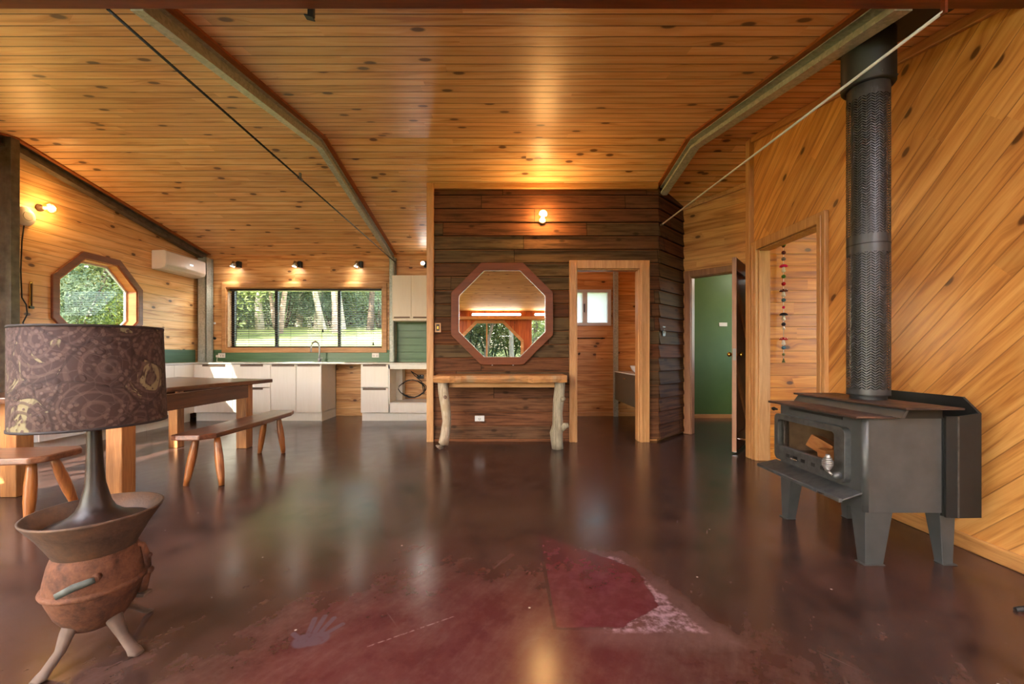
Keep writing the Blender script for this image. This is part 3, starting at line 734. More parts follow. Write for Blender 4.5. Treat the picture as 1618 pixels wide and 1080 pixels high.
# ------------------------------------------------------------------ outdoors
def terr(x, y):
    z = -.15
    if y > 7.6:
        t = min(1, (y-7.6)/1.6); z = max(z, -.15+1.05*t*t*(3-2*t)+.12*max(0, y-9))
    if x < -6.5: z = max(z, -.15+.10*(-6.5-x))
    if y < -4: z = max(z, -.15+.06*(-4-y))
    return z
g = MB(); N = 60; xs = [-40+70*i/N for i in range(N+1)]; ys = [-30+75*i/N for i in range(N+1)]
b = g.add([(x, y, terr(x, y)) for y in ys for x in xs])
for j in range(N):
    for i in range(N): g.face((b+j*(N+1)+i, b+j*(N+1)+i+1, b+(j+1)*(N+1)+i+1, b+(j+1)*(N+1)+i), True)
def lawn_mat():
    n = NT('dappled bush lawn'); P = n.coord(); a = n.noise(P, .7, 5, .6); d = n.noise(P, 9, 5, .7)
    c = n.ramp(n.math('ADD', n.math('MULTIPLY', a, .6), n.math('MULTIPLY', d, .4)), [(.32, lin(92,98,52)), (.5, lin(140,150,84)), (.7, lin(190,180,128))])
    return n.finish(c, .9, 0, n.bump(d, .6, .05), .2)
struct(g, 'lawn', lawn_mat())
def leaf_mat(name, c1, c2, c3):
    n = NT(name); P = n.coord(); v = n.white(n.vec(*[n.math('FLOOR', n.math('MULTIPLY', s, 4.0)) for s in n.sep(P)]))
    c = n.ramp(v, [(0, c1), (.5, c2), (1, c3)])
    d = n.n('ShaderNodeBsdfDiffuse'); t = n.n('ShaderNodeBsdfTranslucent'); m = n.n('ShaderNodeMixShader'); m.inputs[0].default_value = .3
    n.put(d.inputs[0], c); n.put(t.inputs[0], c)
    n.t.links.new(d.outputs[0], m.inputs[1]); n.t.links.new(t.outputs[0], m.inputs[2]); n.t.links.new(m.outputs[0], n.out.inputs[0])
    return n.m
LEAF = [leaf_mat('olive gum leaves', lin(88,102,58), lin(134,146,92), lin(178,182,128)),
        leaf_mat('blue green leaves', lin(86,106,84), lin(130,150,122), lin(176,188,158)),
        leaf_mat('bright green leaves', lin(100,120,54), lin(146,164,80), lin(190,198,118))]
BARK = [plain('pale gum bark', lin(206,190,170), .8, 0, .18, 3, .2), plain('pink grey bark', lin(178,150,132), .8, 0, .2, 4, .2), plain('dark rough bark', lin(92,76,62), .9, 0, .25, 8, .5)]
def leaves(mb, c, r, n, size, flat=.8):
    for _ in range(n):
        while True:
            d = Vector((random.uniform(-1,1), random.uniform(-1,1), random.uniform(-1,1)))
            if .2 < d.length < 1: break
        p = Vector(c)+Vector((d.x*r, d.y*r, d.z*r*flat))
        a = Vector((random.gauss(0,1), random.gauss(0,1), random.gauss(0,.8))).normalized(); w = a.cross(Vector((random.gauss(0,1), random.gauss(0,1), random.gauss(0,1)))).normalized()
        s = size*random.uniform(.6, 1.3)
        b = mb.add([p-a*s, p+w*s*.35, p+a*s, p-w*s*.35]); mb.face((b, b+1, b+2, b+3))
def make_tree(kind, h, lean, label, group, bark, leaf, nleaf=7000, lsize=.06, low=.48):
    t = thing('gum_tree' if kind != 'shrub' else 'bush_shrub', (0,0,0), label, 'tree' if kind != 'shrub' else 'shrub', group)
    tr = MB(); fo = MB()
    if kind != 'shrub':
        pts = [(0,0,-.3)]; x = y = 0
        for i in range(1, 8):
            x += lean*h*.05+random.uniform(-.12,.12); y += random.uniform(-.1,.1); pts.append((x, y, h*i/8))
        r0 = h*.016
        tr.tube(pts, [r0*1.5]+[r0*(1.1-.11*i) for i in range(1, 8)], 8)
        nb = 9; tips = []
        for k in range(nb):
            i = random.randint(3, 7); p = Vector(pts[i]); a = random.uniform(0, 2*PI); l = h*random.uniform(.12,.26)
            q = p+Vector((math.cos(a)*l*.6, math.sin(a)*l*.6, l*.45)); e = q+Vector((math.cos(a)*l*.45, math.sin(a)*l*.45, l*.25))
            tr.tube([p, q, e], [r0*.42, r0*.3, r0*.14], 6); tips += [q, e]
        tips.append(Vector(pts[-1]))
        for k in range(4):
            a = random.uniform(0, 2*PI); tips.append(Vector((math.cos(a)*h*.12, math.sin(a)*h*.12, h*random.uniform(low, .6))))
        for e in tips: leaves(fo, e, h*random.uniform(.09,.16), nleaf//len(tips), lsize)
    else:
        for k in range(4): 
            a = k*1.6+.3; tr.tube([(0,0,-.2), (math.cos(a)*h*.15, math.sin(a)*h*.15, h*.4), (math.cos(a)*h*.3, math.sin(a)*h*.3, h*.8)], [.04,.03,.01], 6)
        for k in range(9):
            a = random.uniform(0, 2*PI); rr = random.uniform(0, .4)*h
            leaves(fo, (math.cos(a)*rr, math.sin(a)*rr, h*random.uniform(.18,.8)), h*.32, nleaf//9, lsize)
    tr.build('trunk' if kind != 'shrub' else 'stems', BARK[bark], t)
    fo.build('foliage', LEAF[leaf], t)
    return t
hill = MB(); NH = 40
hb0 = hill.add([(-45+70*i/NH, 30+8*j/6+3*math.sin(i*.5), 1.5+6.2*(j/6)**.8+random.uniform(-.6,.6)) for j in range(7) for i in range(NH+1)])
for j in range(6):
    for i in range(NH): hill.face((hb0+j*(NH+1)+i, hb0+j*(NH+1)+i+1, hb0+(j+1)*(NH+1)+i+1, hb0+(j+1)*(NH+1)+i), True)
hb0 = hill.add([(-24-5*j/6, -10+45*i/NH, 1.0+10*(j/6)**.8+random.uniform(-.6,.6)) for j in range(7) for i in range(NH+1)])
for j in range(6):
    for i in range(NH): hill.face((hb0+j*(NH+1)+i, hb0+j*(NH+1)+i+1, hb0+(j+1)*(NH+1)+i+1, hb0+(j+1)*(NH+1)+i), True)
def hill_mat():
    n = NT('bush covered hillside'); P = n.coord(); a = n.noise(P, 1.2, 6, .65); b = n.noise(P, 6, 5, .7)
    c = n.ramp(n.math('ADD', n.math('MULTIPLY', a, .5), n.math('MULTIPLY', b, .5)), [(.36, lin(62,72,44)), (.5, lin(112,124,82)), (.62, lin(168,172,130))])
    return n.finish(c, .95, 0, n.bump(b, 1, .3), .1)
struct(hill, 'hillside', hill_mat())
protoA = make_tree('tree', 7.5, .5, '', None, 0, 0); protoB = make_tree('tree', 6.5, -.7, '', None, 1, 1); protoC = make_tree('tree', 8, .2, '', None, 2, 0)
protoD = make_tree('tree', 9, .35, '', None, 0, 1, 3500, .06, .55)
shA = make_tree('shrub', 2.4, 0, '', None, 2, 1, 6000, .045); shB = make_tree('shrub', 2.0, 0, '', None, 2, 2, 5000, .042); shC = make_tree('shrub', 3.4, 0, '', None, 2, 0, 9000, .055)
used = set()
def plant(p, x, y, s, rz, label, group):
    if p.name not in used: used.add(p.name); o = p
    else: o = copy_tree(p)
    o.location = (x, y, terr(x, y)-.05); o.scale = (s, s, s); o.rotation_euler = (0, 0, rz)
    o['label'] = label; o['group'] = group
    return o
KW = {'A': 'pale barked gum tree seen beyond the kitchen window blind', 'B': 'leaning pink grey gum tree seen beyond the kitchen window', 'C': 'dark rough barked tree seen beyond the kitchen window'}
for k, (x, y, s, kind) in enumerate(((-12.1,17.5,1.15,'A'),(-10.6,19.5,.9,'B'),(-9.2,17.0,1.0,'B'),(-8.2,19.0,1.1,'A'),(-7.0,17.2,1.0,'B'),(-6.1,18.8,1.0,'C'),(-13.4,20.5,1.0,'C'),
                                   (-11.4,23,1.3,'A'),(-8.8,23.5,1.3,'C'),(-6.5,23,1.2,'A'),(-14.5,24,1.3,'B'),(-4.8,21.5,1.2,'B'))):
    plant({'A': protoA, 'B': protoB, 'C': protoC}[kind], x, y, s, k*1.3, KW[kind], 'trees beyond the kitchen window')
for k in range(14):
    o = plant(protoD, -15.6+k*.83+random.uniform(-.3,.3), 19.2+(k*7 % 5)*1.1, random.uniform(.8,1.2), k*2.3, 'slender pale gum trunk in the stand behind the kitchen', 'slender gums behind the kitchen')
for k in range(15):
    x = -15.5+k*.78; y = 20.5+(k % 3)*1.6
    p = (shA, shC, shB)[k % 3]
    plant(p, x, y, random.uniform(.9, 1.35), k*.9, {0: 'blue green bush growing under the gums behind the kitchen', 1: 'tall olive bush growing under the gums behind the kitchen', 2: 'bright green bush growing under the gums behind the kitchen'}[k % 3], 'bushes beyond the kitchen window')
for k in range(12):
    plant(shC, -20+k*1.6, 26.5+(k % 2)*1.5, 1.25, k*.7, 'tall dense bush closing the view behind the kitchen trees', 'far bushes behind the kitchen')
LW = {'A': 'pale straight gum trunk seen in the octagonal side window', 'B': 'leaning grey gum tree seen in the octagonal side window', 'C': 'dark barked tree seen in the octagonal side window'}
for k, (x, y, s, kind) in enumerate(((-10.6,12.2,.9,'A'),(-11.6,12.0,.9,'B'),(-13.5,13.2,1.1,'C'),(-12.3,14.6,1.2,'A'),(-15,15.2,1.2,'B'))):
    plant({'A': protoA, 'B': protoB, 'C': protoC}[kind], x, y, s, k*2.1+.4, LW[kind], 'trees beyond the octagonal window')
for k, (x, y, s) in enumerate(((-10.0,9.6,1.0),(-9.2,10.2,.9),(-11.2,10.6,1.2),(-12.8,11.6,1.5),(-12.0,13.2,1.6),(-10.6,13.8,1.7),(-14.6,14.2,2.0),(-13.2,15.6,2.2),(-17,17,2.4),(-16,18.8,2.6))):
    plant((shA, shB, shC)[k % 3], x, y, s, k*1.1, {0: 'blue green bush seen through the octagonal side window', 1: 'bright green bush seen through the octagonal side window', 2: 'tall olive bush seen through the octagonal side window'}[k % 3], 'bushes beyond the octagonal window')
for k, (x, y, s, kind) in enumerate(((-2.6,-9,1.0,'A'),(-1.2,-10.5,.9,'B'),(.3,-9.5,1.0,'A'),(1.4,-12,1.2,'C'),(-4,-12,1.2,'B'))):
    plant({'A': protoA, 'B': protoB, 'C': protoC}[kind], x, y, s, k*1.7+.9, 'gum tree showing in the wall mirror behind the viewer', 'trees reflected in the mirror')
for k in range(8):
    plant((shC, shA)[k % 2], -5.5+k*1.15, -12.5-(k % 3), 1.5, k*.8, 'leafy bush showing in the wall mirror behind the viewer', 'bushes reflected in the mirror')

# ------------------------------------------------------------------ kitchen
FY = 6.45
def handle(mb_parent, x0, x1, z, y=FY):
    m = MB(); m.box(x0, x1, y-.022, y-.014, z-.024, z+.004); m.box(x0, x1, y-.022, y, z, z+.004)
    return m.build('handle', M['handle'], mb_parent)
def front(par, name, x0, x1, z0, z1, hx=None, hz=None):
    g_ = .0035
    o = MB().box(x0+g_, x1-g_, FY-.018, FY, z0+g_*1.6, z1-g_).build(name, M['white_cab'], par, .0015)
    if hx: handle(o, hx[0], hx[1], hz, FY-.018+.012)
    return o
ZB, ZT = .132, .872
def unit(x0, x1, label, carc=True):
    t = thing('base_cabinet', ((x0+x1)/2, 6.72, 0), label, 'cabinet', 'kitchen base cabinets')
    m = MB(); m.box(x0, x0+.016, FY, 6.985, ZB, ZT); m.box(x1-.016, x1, FY, 6.985, ZB, ZT); m.box(x0, x1, FY, 6.985, ZB, ZB+.016); m.box(x0, x1, 6.97, 6.985, ZB, ZT)
    m.build('carcass', M['white_plain'], t)
    MB().box(x0, x1, FY+.05, FY+.065, 0, ZB).build('kickboard', M['white_cab'], t)
    return t
X = [-4.786, -4.187, -3.604, -3.213, -2.826, -2.227, -1.80, -1.21]
u1 = unit(X[0], X[1], 'off-white corner base cabinet with one door and a patch of sunlight'); front(u1, 'door', X[0], X[1], ZB, ZT, (-4.64,-4.30), .865)
u2 = unit(X[1], X[2], 'off-white base cabinet with two drawers behind the dining table'); front(u2, 'drawer', X[1], X[2], .516, ZT, (-4.06,-3.72), .865); front(u2, 'drawer', X[1], X[2], ZB, .516, (-4.06,-3.72), .51)
u3 = unit(X[2], X[4], 'off-white two-door base cabinet below the sink tap'); front(u3, 'door', X[2], X[3], ZB, ZT, (-3.58,-3.24), .865); front(u3, 'door', X[3], X[4], ZB, ZT, (-3.19,-2.85), .865)
u5 = unit(X[5], X[6], 'narrow off-white two-drawer base cabinet right of the empty appliance gap'); front(u5, 'drawer', X[5], X[6], .516, ZT, (-2.19,-1.84), .865); front(u5, 'drawer', X[5], X[6], ZB, .516, (-2.19,-1.84), .505)
# side panel of the appliance gap runs to the floor
MB().box(X[4]-.016, X[4], FY, 6.985, 0, ZB-.001).build('end_panel', M['white_plain'], u3)
MB().box(X[5], X[5]+.016, FY+.06, 6.985, 0, ZB).build('end_panel', M['white_plain'], u5)
x0, x1 = X[6], -.95
u6 = thing('oven_housing', ((x0+x1)/2, 6.72, 0), 'open white oven housing with a coiled black cable inside', 'cabinet', 'kitchen base cabinets')
m = MB(); m.box(x0, x0+.02, FY-.018, 6.985, ZB, ZT); m.box(x1-.02, x1, FY-.018, 6.985, ZB, ZT); m.box(x0, x1, FY-.018, 6.985, .80, ZT); m.box(x0, x1, FY-.0, 6.985, .27, .286)
m.build('carcass', M['white_plain'], u6)
MB().box(x0+.02, x0+.12, 6.80, 6.985, .286, .80).build('back_panel', M['white_plain'], u6)
MB().box(x0+.002, x1-.002, FY-.018, FY, ZB, .268).build('front_panel', M['white_cab'], u6, .0015)
MB().box(x0, x1, FY+.05, FY+.065, 0, ZB).build('kickboard', M['white_cab'], u6)
# shallow run along the left wall
LX = -4.79
for k, (y0, y1, lab) in enumerate(((5.665, 6.44, 'shallow off-white wall-side cabinet nearest the kitchen corner'), (4.885, 5.66, 'shallow off-white wall-side cabinet under the octagonal window'), (4.30, 4.88, 'shallow off-white wall-side cabinet hidden behind the lamp shade'))):
    t = thing('base_cabinet', (-4.9, (y0+y1)/2, 0), lab, 'cabinet', 'shallow side cabinets')
    MB().box(XL+.005, LX, y0, y1, ZB, ZT).build('carcass', M['white_plain'], t)
    MB().box(XL+.005, LX-.05, y0, y1, 0, ZB).build('kickboard', M['white_cab'], t)
    n_ = 2 if y1-y0 > .7 else 1; st = (y1-y0)/n_
    for i in range(n_): MB().box(LX, LX+.018, y0+i*st+.002, y0+(i+1)*st-.002, ZB+.002, ZT-.002).build('door', M['white_cab'], t, .0015)
wt = MB().prism([(XL+.003, 4.30, ZT+.003), (LX+.025, 4.30, ZT+.003), (LX+.025, FY-.025, ZT+.003), (-.95, FY-.025, ZT+.003), (-.95, YK-.003, ZT+.003), (XL+.003, YK-.003, ZT+.003)], (0,0,.022))
tag(wt.build('worktop', M['worktop'], None, .002, center=True), 'pale L-shaped kitchen worktop running below the window', 'worktop')
sk = thing('kitchen_sink', (-3.05, 6.70, .897), 'stainless sink set in the worktop below the window', 'sink')
s_ = MB().holed(rect(-3.62, -2.50, 6.50, 6.90), [rect(-3.57, -3.12, 6.54, 6.84)], lambda u, v, w: (u, v, .897+w), .006); s_.build('rim', M['steel'], sk)
b_ = MB(); b_.box(-3.57,-3.12,6.54,6.84,.8985,.9005); b_.build('bowl', M['steel'], sk)
tp = thing('kitchen_tap', (-3.045, 6.86, .903), 'tall chrome gooseneck tap standing at the kitchen sink', 'tap')
m = MB(); m.tube([(-3.045,6.86,.903),(-3.045,6.86,.96)], [.026,.024], 16); m.tube([(-3.045,6.86,.96)]+[(-3.045,6.86,.96+.16*i/3) for i in range(1,4)]+[(-3.045-.055*(1-math.cos(a)),6.86-.03*(1-math.cos(a)),1.12+.115*math.sin(a)) for a in [PI*i/8 for i in range(1,9)]]+[(-3.155,6.80,1.06)], .0125, 12)
m.build('spout', M['tap'], tp)
MB().tube([(-3.03,6.86,.95),(-2.99,6.84,.965)], [.01,.008], 10).build('lever', M['tap'], tp)
# wall cabinets
uc = thing('wall_cabinet', (-1.37, 6.82, 1.56), 'off-white two-door wall cabinet over the green splashback', 'cabinet')
MB().box(-1.80, -.95, 6.65, 6.985, 1.555, 2.272).build('carcass', M['white_cab'], uc)
for a, b_ in ((-1.80,-1.498), (-1.498,-.96)):
    d_ = MB().box(a+.002, b_-.002, 6.632, 6.65, 1.59, 2.27).build('door', M['white_cab'], uc, .0015)
    MB().box(a+.03, min(a+.28, b_-.02), 6.625, 6.634, 1.595, 1.618).build('handle', M['handle'], d_)
# venetian blind
vb = thing('venetian_blind', (-3.35, 7.05, 1.15), 'dark slatted blind lowered over the wide kitchen window', 'blind')
MB().box(-4.61, -2.09, 7.025, 7.075, 2.085, 2.115).build('headrail', M['slat'], vb)
m = MB()
for k in range(24):
    z = 1.185+k*.0375; m.hexa([(-4.605,7.03,z-.008),(-2.095,7.03,z-.008),(-2.095,7.068,z+.001),(-4.605,7.068,z+.001),(-4.605,7.03,z-.003),(-2.095,7.03,z-.003),(-2.095,7.068,z+.004),(-4.605,7.068,z+.004)])
m.build('slats', M['slat'], vb)
MB().box(-4.605, -2.095, 7.03, 7.07, 1.142, 1.158).build('bottom_rail', M['slat'], vb)
for x in (-4.3, -3.6, -3.08, -2.5, -2.25): MB().tube([(x,7.026,1.15),(x,7.026,2.09)], .0018, 6).build('ladder_cord', M['black'], vb)
for x, z in ((-3.06,1.43), (-2.22,1.21)):
    m = MB().tube([(x,7.022,2.09),(x,7.02,z)], .002, 6); m.tube([(x,7.02,z+.02),(x,7.02,z),(x,7.02,z-.04)], [.005,.012,.015], 8); m.build('pull_cord', M['black'], vb)
MB().tube([(-4.5,7.022,2.08),(-4.5,7.02,1.25)], .005, 8).build('wand', M['slat'], vb)
# spotlights
SP = [(-4.45, 'black wall spotlight above the left end of the kitchen window'), (-3.44, 'black wall spotlight above the middle of the kitchen window'), (-2.43, 'black wall spotlight above the right end of the kitchen window'), (-1.36, 'dazzling wall spotlight above the wall cabinets')]
for k, (x, lab) in enumerate(SP):
    t = thing('wall_spotlight', (x, 6.96, 2.48), lab, 'spotlight', 'kitchen spotlights')
    MB().box(x+.0, x+.055, 6.93, 6.998, 2.46, 2.56).build('wall_plate', M['black'], t, .004)
    if k < 3: a, d_ = Vector((x-.01, 6.90, 2.545)), Vector((-.25, -.12, -1)).normalized()
    else: a, d_ = Vector((x-.01, 6.90, 2.52)), Vector((.2, -1, -.25)).normalized()
    MB().tube([a, a+d_*.085], [.030,.034], 16).build('lamp_head', M['steel'] if k < 3 else M['black'], t)
    MB().tube([a+d_*.0852, a+d_*.088], [.028,.028], 16).build('lamp_face', M['led_spot'], t)
    l = bpy.data.lights.new('spot', 'SPOT'); l.energy = 7 if k < 3 else .6; l.spot_size = 1.5; l.spot_blend = .6; l.color = (1,.9,.74); l.shadow_soft_size = .03
    lo = bpy.data.objects.new('spot_light', l); COL.objects.link(lo); lo.location = a+d_*.1; lo.rotation_euler = d_.to_track_quat('-Z', 'Y').to_euler(); lo.parent = None
# air conditioner
ac = thing('air_conditioner', (-4.94, 6.38, 2.24), 'white split air conditioner high on the left wall', 'air conditioner')
prof = [(XL+.004,2.51),(-4.87,2.515),(-4.838,2.50),(-4.835,2.32),(-4.85,2.275),(-4.93,2.245),(XL+.004,2.24)]
MB().prism([(x, 5.98, z) for x, z in prof], (0,.80,0)).build('body', M['white_plastic'], ac, .012, 3)
MB().hexa([(-4.862,6.0,2.263),(-4.835,6.0,2.300),(-4.835,6.76,2.300),(-4.862,6.76,2.263),(-4.866,6.0,2.268),(-4.832,6.0,2.304),(-4.832,6.76,2.304),(-4.866,6.76,2.268)]).build('vane', M['white_plain'], ac)
MB().box(-4.836,-4.8335,6.44,6.50,2.385,2.40).build('display', M['led_dot'], ac)

def outlet(name, loc, w, h, axis, lab, mat='white_plastic', sock=2, cat='power outlet'):
    t = thing(name, loc, lab, cat)
    x, y, z = loc
    if axis == 'y':
        MB().box(x-w/2, x+w/2, y-.01, y, z-h/2, z+h/2).build('plate', M[mat], t, .003)
        for i in range(sock):
            xx = x+(i-(sock-1)/2)*w*.45
            m = MB(); m.box(xx-.012, xx-.006, y-.012, y-.009, z-.012, z+.004); m.box(xx+.006, xx+.012, y-.012, y-.009, z-.012, z+.004); m.box(xx-.002, xx+.002, y-.012, y-.009, z-.024, z-.013)
            m.build('socket', M['black'], t)
            MB().box(xx-.008, xx+.008, y-.013, y-.009, z+.012, z+.026).build('rocker', M['white_plastic' if mat != 'white_plastic' else 'white_plain'], t)
    return t
o1 = outlet('power_outlet', (-4.72, 6.986, 1.005), .115, .075, 'y', 'white double power outlet on the green splashback near the corner column')
pg = thing('white_plug', (-4.76, 6.975, .98), 'white plug and lead hanging from the corner power outlet', 'plug')
MB().box(-4.785, -4.74, 6.93, 6.973, .975, 1.012).build('plug_body', M['white_plastic'], pg, .004)
MB().tube([(-4.762,6.935,.975),(-4.765,6.93,.94),(-4.76,6.92,.905),(-4.70,6.88,.901),(-4.62,6.86,.902)], .004, 8).build('lead', M['white_plastic'], pg)
outlet('power_outlet', (-2.17, 6.986, 1.008), .115, .075, 'y', 'white double power outlet on the splashback below the window right end')
outlet('power_outlet', (-1.42, 6.968, .655), .11, .07, 'y', 'black power outlet inside the open oven housing', 'black')
outlet('power_outlet', (-.315, DY-.001, .273), .112, .066, 'y', 'white power outlet low on the dark wall under the slab table', sock=1)
outlet('power_outlet', (3.49, 6.779, 1.505), .13, .06, 'y', 'white switch plate on the green wall beyond the open door', sock=0, cat='switch')
bt = MB().tube([(-4.865+.02,6.999,1.54),(-4.865+.02,6.985,1.54)], .018, 14).build('call_button', M['white_plastic'], None, center=True); tag(bt, 'small white round button left of the kitchen window', 'button')
bt = MB().tube([(-4.845,6.999,1.29),(-4.845,6.975,1.29)], [.024,.018], 14).build('cable_gland', M['black'], None, center=True); tag(bt, 'small dark cable gland in the boards left of the kitchen window', 'fitting')
# coiled cable in the oven housing
m = MB(); cc = Vector((-1.52, 6.86, .47)); pts = []
for i in range(46):
    a = -.6+i*.42; r = .21+.012*math.sin(i*.7); pts.append((cc.x+r*math.cos(a), cc.y-.002*i, max(.293, cc.z+.135*math.sin(a)+.01*math.sin(i*1.3))))
pts = [(-1.42,6.95,.655),(-1.44,6.9,.67),(-1.56,6.88,.75),(-1.50,6.88,.68),(-1.38,6.87,.58)]+pts
tag(m.tube(pts, .007, 8).build('cable_coil', M['black'], None, center=True), 'black cable coiled inside the open oven housing', 'cable')

# ------------------------------------------------------------------ left wall fittings
def bulb(name, base, axis, lab, r=.062, off=.115, hold='white_plastic', en=7):
    t = thing(name, base, lab, 'light bulb')
    b0 = Vector(base); ax = Vector(axis).normalized()
    MB().tube([b0, b0+ax*.02, b0+ax*.022, b0+ax*.06], [.038,.036,.024,.022], 18).build('holder', M[hold], t)
    c = b0+ax*off
    gl = MB(); prof = [(.06,.014),(.07,.018),(.085,.034),(.10,.052),(.125,r),(.155,r*.92),(.175,r*.62),(.186,r*.2)]
    k = off/.125
    gl.tube([b0+ax*(p[0]*k) for p in prof], [p[1] for p in prof], 20); gl.build('globe', M['bulb_glass'], t)
    f = MB(); u = ax.cross(Vector((0,0,1))).normalized()
    for i in range(4):
        d_ = (u*math.cos(i*PI/2)+ax.cross(u)*math.sin(i*PI/2))
        f.tube([b0+ax*(.07*k)+d_*.006, b0+ax*(.15*k)+d_*.016], .0024, 6)
    f.build('filament', M['filament'], t)
    l = bpy.data.lights.new('bulb', 'POINT'); l.energy = en; l.color = (1,.60,.24); l.shadow_soft_size = .05
    lo = bpy.data.objects.new('bulb_light', l); COL.objects.link(lo); lo.location = b0+ax*(off+.0)
    return t
bulb('wall_bulb', (XL+.005, 4.545, 2.61), (1,0,-.02), 'glowing clear globe bulb on the pine wall near the left column', hold='handle', en=1.6)
bulb('wall_bulb', (.425, DY-.002, 2.60), (.0,-1,.42), 'glowing clear globe bulb high on the dark board wall')
wp = thing('wireless_dome', (XL, 4.39, 2.47), 'white round dome on the left wall below the bulb', 'wall device')
MB().tube([(XL+.002,4.39,2.47),(XL+.03,4.39,2.47),(XL+.05,4.39,2.47),(XL+.062,4.39,2.47)], [.098,.098,.085,.05], 28).build('housing', M['white_plastic'], wp)
m = MB(); m.tube([(XL+.061,4.39,2.47),(XL+.066,4.39,2.47)], [.048,.042], 24); m.build('centre_disc', M['white_plain'], wp)
cbm = MB().tube([(XL+.02,4.39,2.375),(XL+.02,4.37,2.2),(XL+.02,4.36,1.9),(XL+.02,4.37,1.62),(XL+.02,4.41,1.55),(XL+.02,4.42,1.45),(XL+.02,4.38,1.36),(XL+.02,4.40,1.25)], .006, 8)
tag(cbm.build('dome_cable', M['black'], None, center=True), 'thin cable dropping from the white dome beside the column', 'cable')
th = thing('wall_thermometer', (XL+.01, 4.47, 1.55), 'narrow brass thermometer hanging left of the octagonal window', 'thermometer')
MB().box(XL+.002, XL+.012, 4.452, 4.478, 1.52, 1.80).build('back_plate', M['brass'], th, .003)
MB().tube([(XL+.016,4.465,1.54),(XL+.016,4.465,1.78)], .006, 8).build('tube', M['handle'], th)
MB().box(XL+.002, XL+.022, 4.445, 4.485, 1.515, 1.54).build('base_block', M['black'], th)

# tie rods
def rod(p, q, lab, mat, n=1):
    t = thing('tie_rod', p, lab, 'tie rod')
    MB().tube([p, q], .0075, 8).build('rod', M[mat], t)
    d_ = (Vector(q)-Vector(p)); a = Vector(p)+d_*.985
    MB().tube([a, a+d_.normalized()*.05], .014, 10).build('end_fitting', M['galv_dark'], t)
    if n == 2:
        a = Vector(p)+d_*.37; m = MB(); m.tube([a-d_.normalized()*.03, a+d_.normalized()*.03], .013, 8); m.box(a.x-.008, a.x+.008, a.y-.01, a.y+.01, a.z, a.z+.05); m.build('clip', M['galv_dark'], t)
rod((-1.895, 2.0, 2.676), (-1.80, 6.86, 2.515), 'dark steel tie rod running beside the left roof beam', 'black', 2)
rod((1.872, 1.80, 2.502), (1.812, DY-.05, 2.54), 'pale steel tie rod crossing in front of the stove flue', 'window_white')
tag(MB().box(1.866, 1.878, 1.79, 1.81, 2.49, 2.672).build('rod_hanger', M['red_beam'], None, center=True), 'small red brown block under the header holding the pale tie rod', 'bracket')
m = MB(); m.box(-.945,-.918,2.0,2.02,2.645,2.70); m.hexa([(-.962,2.0,2.648),(-.922,2.0,2.638),(-.922,2.03,2.638),(-.962,2.03,2.648),(-.962,2.0,2.654),(-.922,2.0,2.644),(-.922,2.03,2.644),(-.962,2.03,2.654)])
tag(m.build('header_bracket', M['black'], None, center=True), 'small black bracket under the header beam at the top', 'bracket')

# ------------------------------------------------------------------ mirror, console, dark wall
MC = (-.05, 1.504)
mr = thing('wall_mirror', (MC[0], DY, .91), 'octagonal mirror in a red-brown timber frame on the dark wall', 'mirror')
MB().holed(octagon(MC[0], MC[1], .597), [octagon(MC[0], MC[1], .508)], lambda u, v, w: (u, DY-.045+w, v), .045).build('frame', M['mirror_frame'], mr, .004)
MB().holed(octagon(MC[0], MC[1], .512), [], lambda u, v, w: (u, DY-.030+w, v), .006).build('mirror_glass', M['mirror'], mr)
MB().holed(octagon(MC[0], MC[1], .512), [octagon(MC[0], MC[1], .502)], lambda u, v, w: (u, DY-.034+w, v), .005).build('bevel_edge', M['mirror_edge'], mr)
for x in (-.165, .08): MB().tube([(x,DY-.03,.906),(x,DY-.03,.898)], .008, 8).build('clip', M['white_plastic'], mr)
ct = thing('console_table', (-.06, 4.72, 0), 'rough slab console table on two bleached log legs under the mirror', 'console table')
def slab_top():
    mb = MB(); n_ = 24; pts_f = []
    rows = []
    for i in range(n_+1):
        x = -.795+1.455*i/n_; y0 = 4.55+random.uniform(-.012,.012)-.01*math.sin(i*.7); zt = .800+random.uniform(-.003,.003); zb = .722+random.uniform(-.006,.006)
        rows.append(mb.add([(x,y0+.006,zt),(x,y0-.006,(zt+zb)/2+random.uniform(-.01,.01)),(x,y0+.008,zb),(x,4.935,.725),(x,4.935,.80)]))
    for a, b in zip(rows, rows[1:]):
        for i in range(5):
            j = (i+1) % 5; mb.face((a+i, a+j, b+j, b+i))
    mb.face([rows[0]+i for i in range(5)]); mb.face([rows[-1]+i for i in range(5)][::-1])
    return mb
slab_top().build('top', M['slab'], ct, .003)
MB().box(-.64, .54, 4.70, 4.74, .66, .724).build('front_rail', M['trim_x'], ct, .004)
MB().tube([(-.720,4.62,0),(-.690,4.62,.05),(-.668,4.62,.16),(-.655,4.62,.30),(-.662,4.62,.42),(-.690,4.63,.60),(-.705,4.64,.724)], [.066,.058,.052,.048,.052,.056,.052], 14, wob=.05).build('leg', M['driftwood'], ct)
MB().tube([(-.665,4.57,.565),(-.668,4.555,.565)], [.020,.014], 10).build('knot', M['doorwood'], ct)
lg = MB().tube([(.560,4.60,0),(.555,4.60,.07),(.548,4.60,.17),(.565,4.60,.26),(.560,4.60,.38),(.572,4.61,.52),(.585,4.62,.64),(.592,4.63,.724)], [.064,.066,.072,.062,.056,.062,.058,.056], 14, wob=.06)
lg.tube([(.58,4.59,.22),(.64,4.57,.255),(.675,4.565,.265)], [.05,.036,.024], 10, wob=.06); lg.tube([(.60,4.57,.54),(.63,4.545,.555)], [.03,.018], 10)
lg.build('leg', M['driftwood_b'], ct)
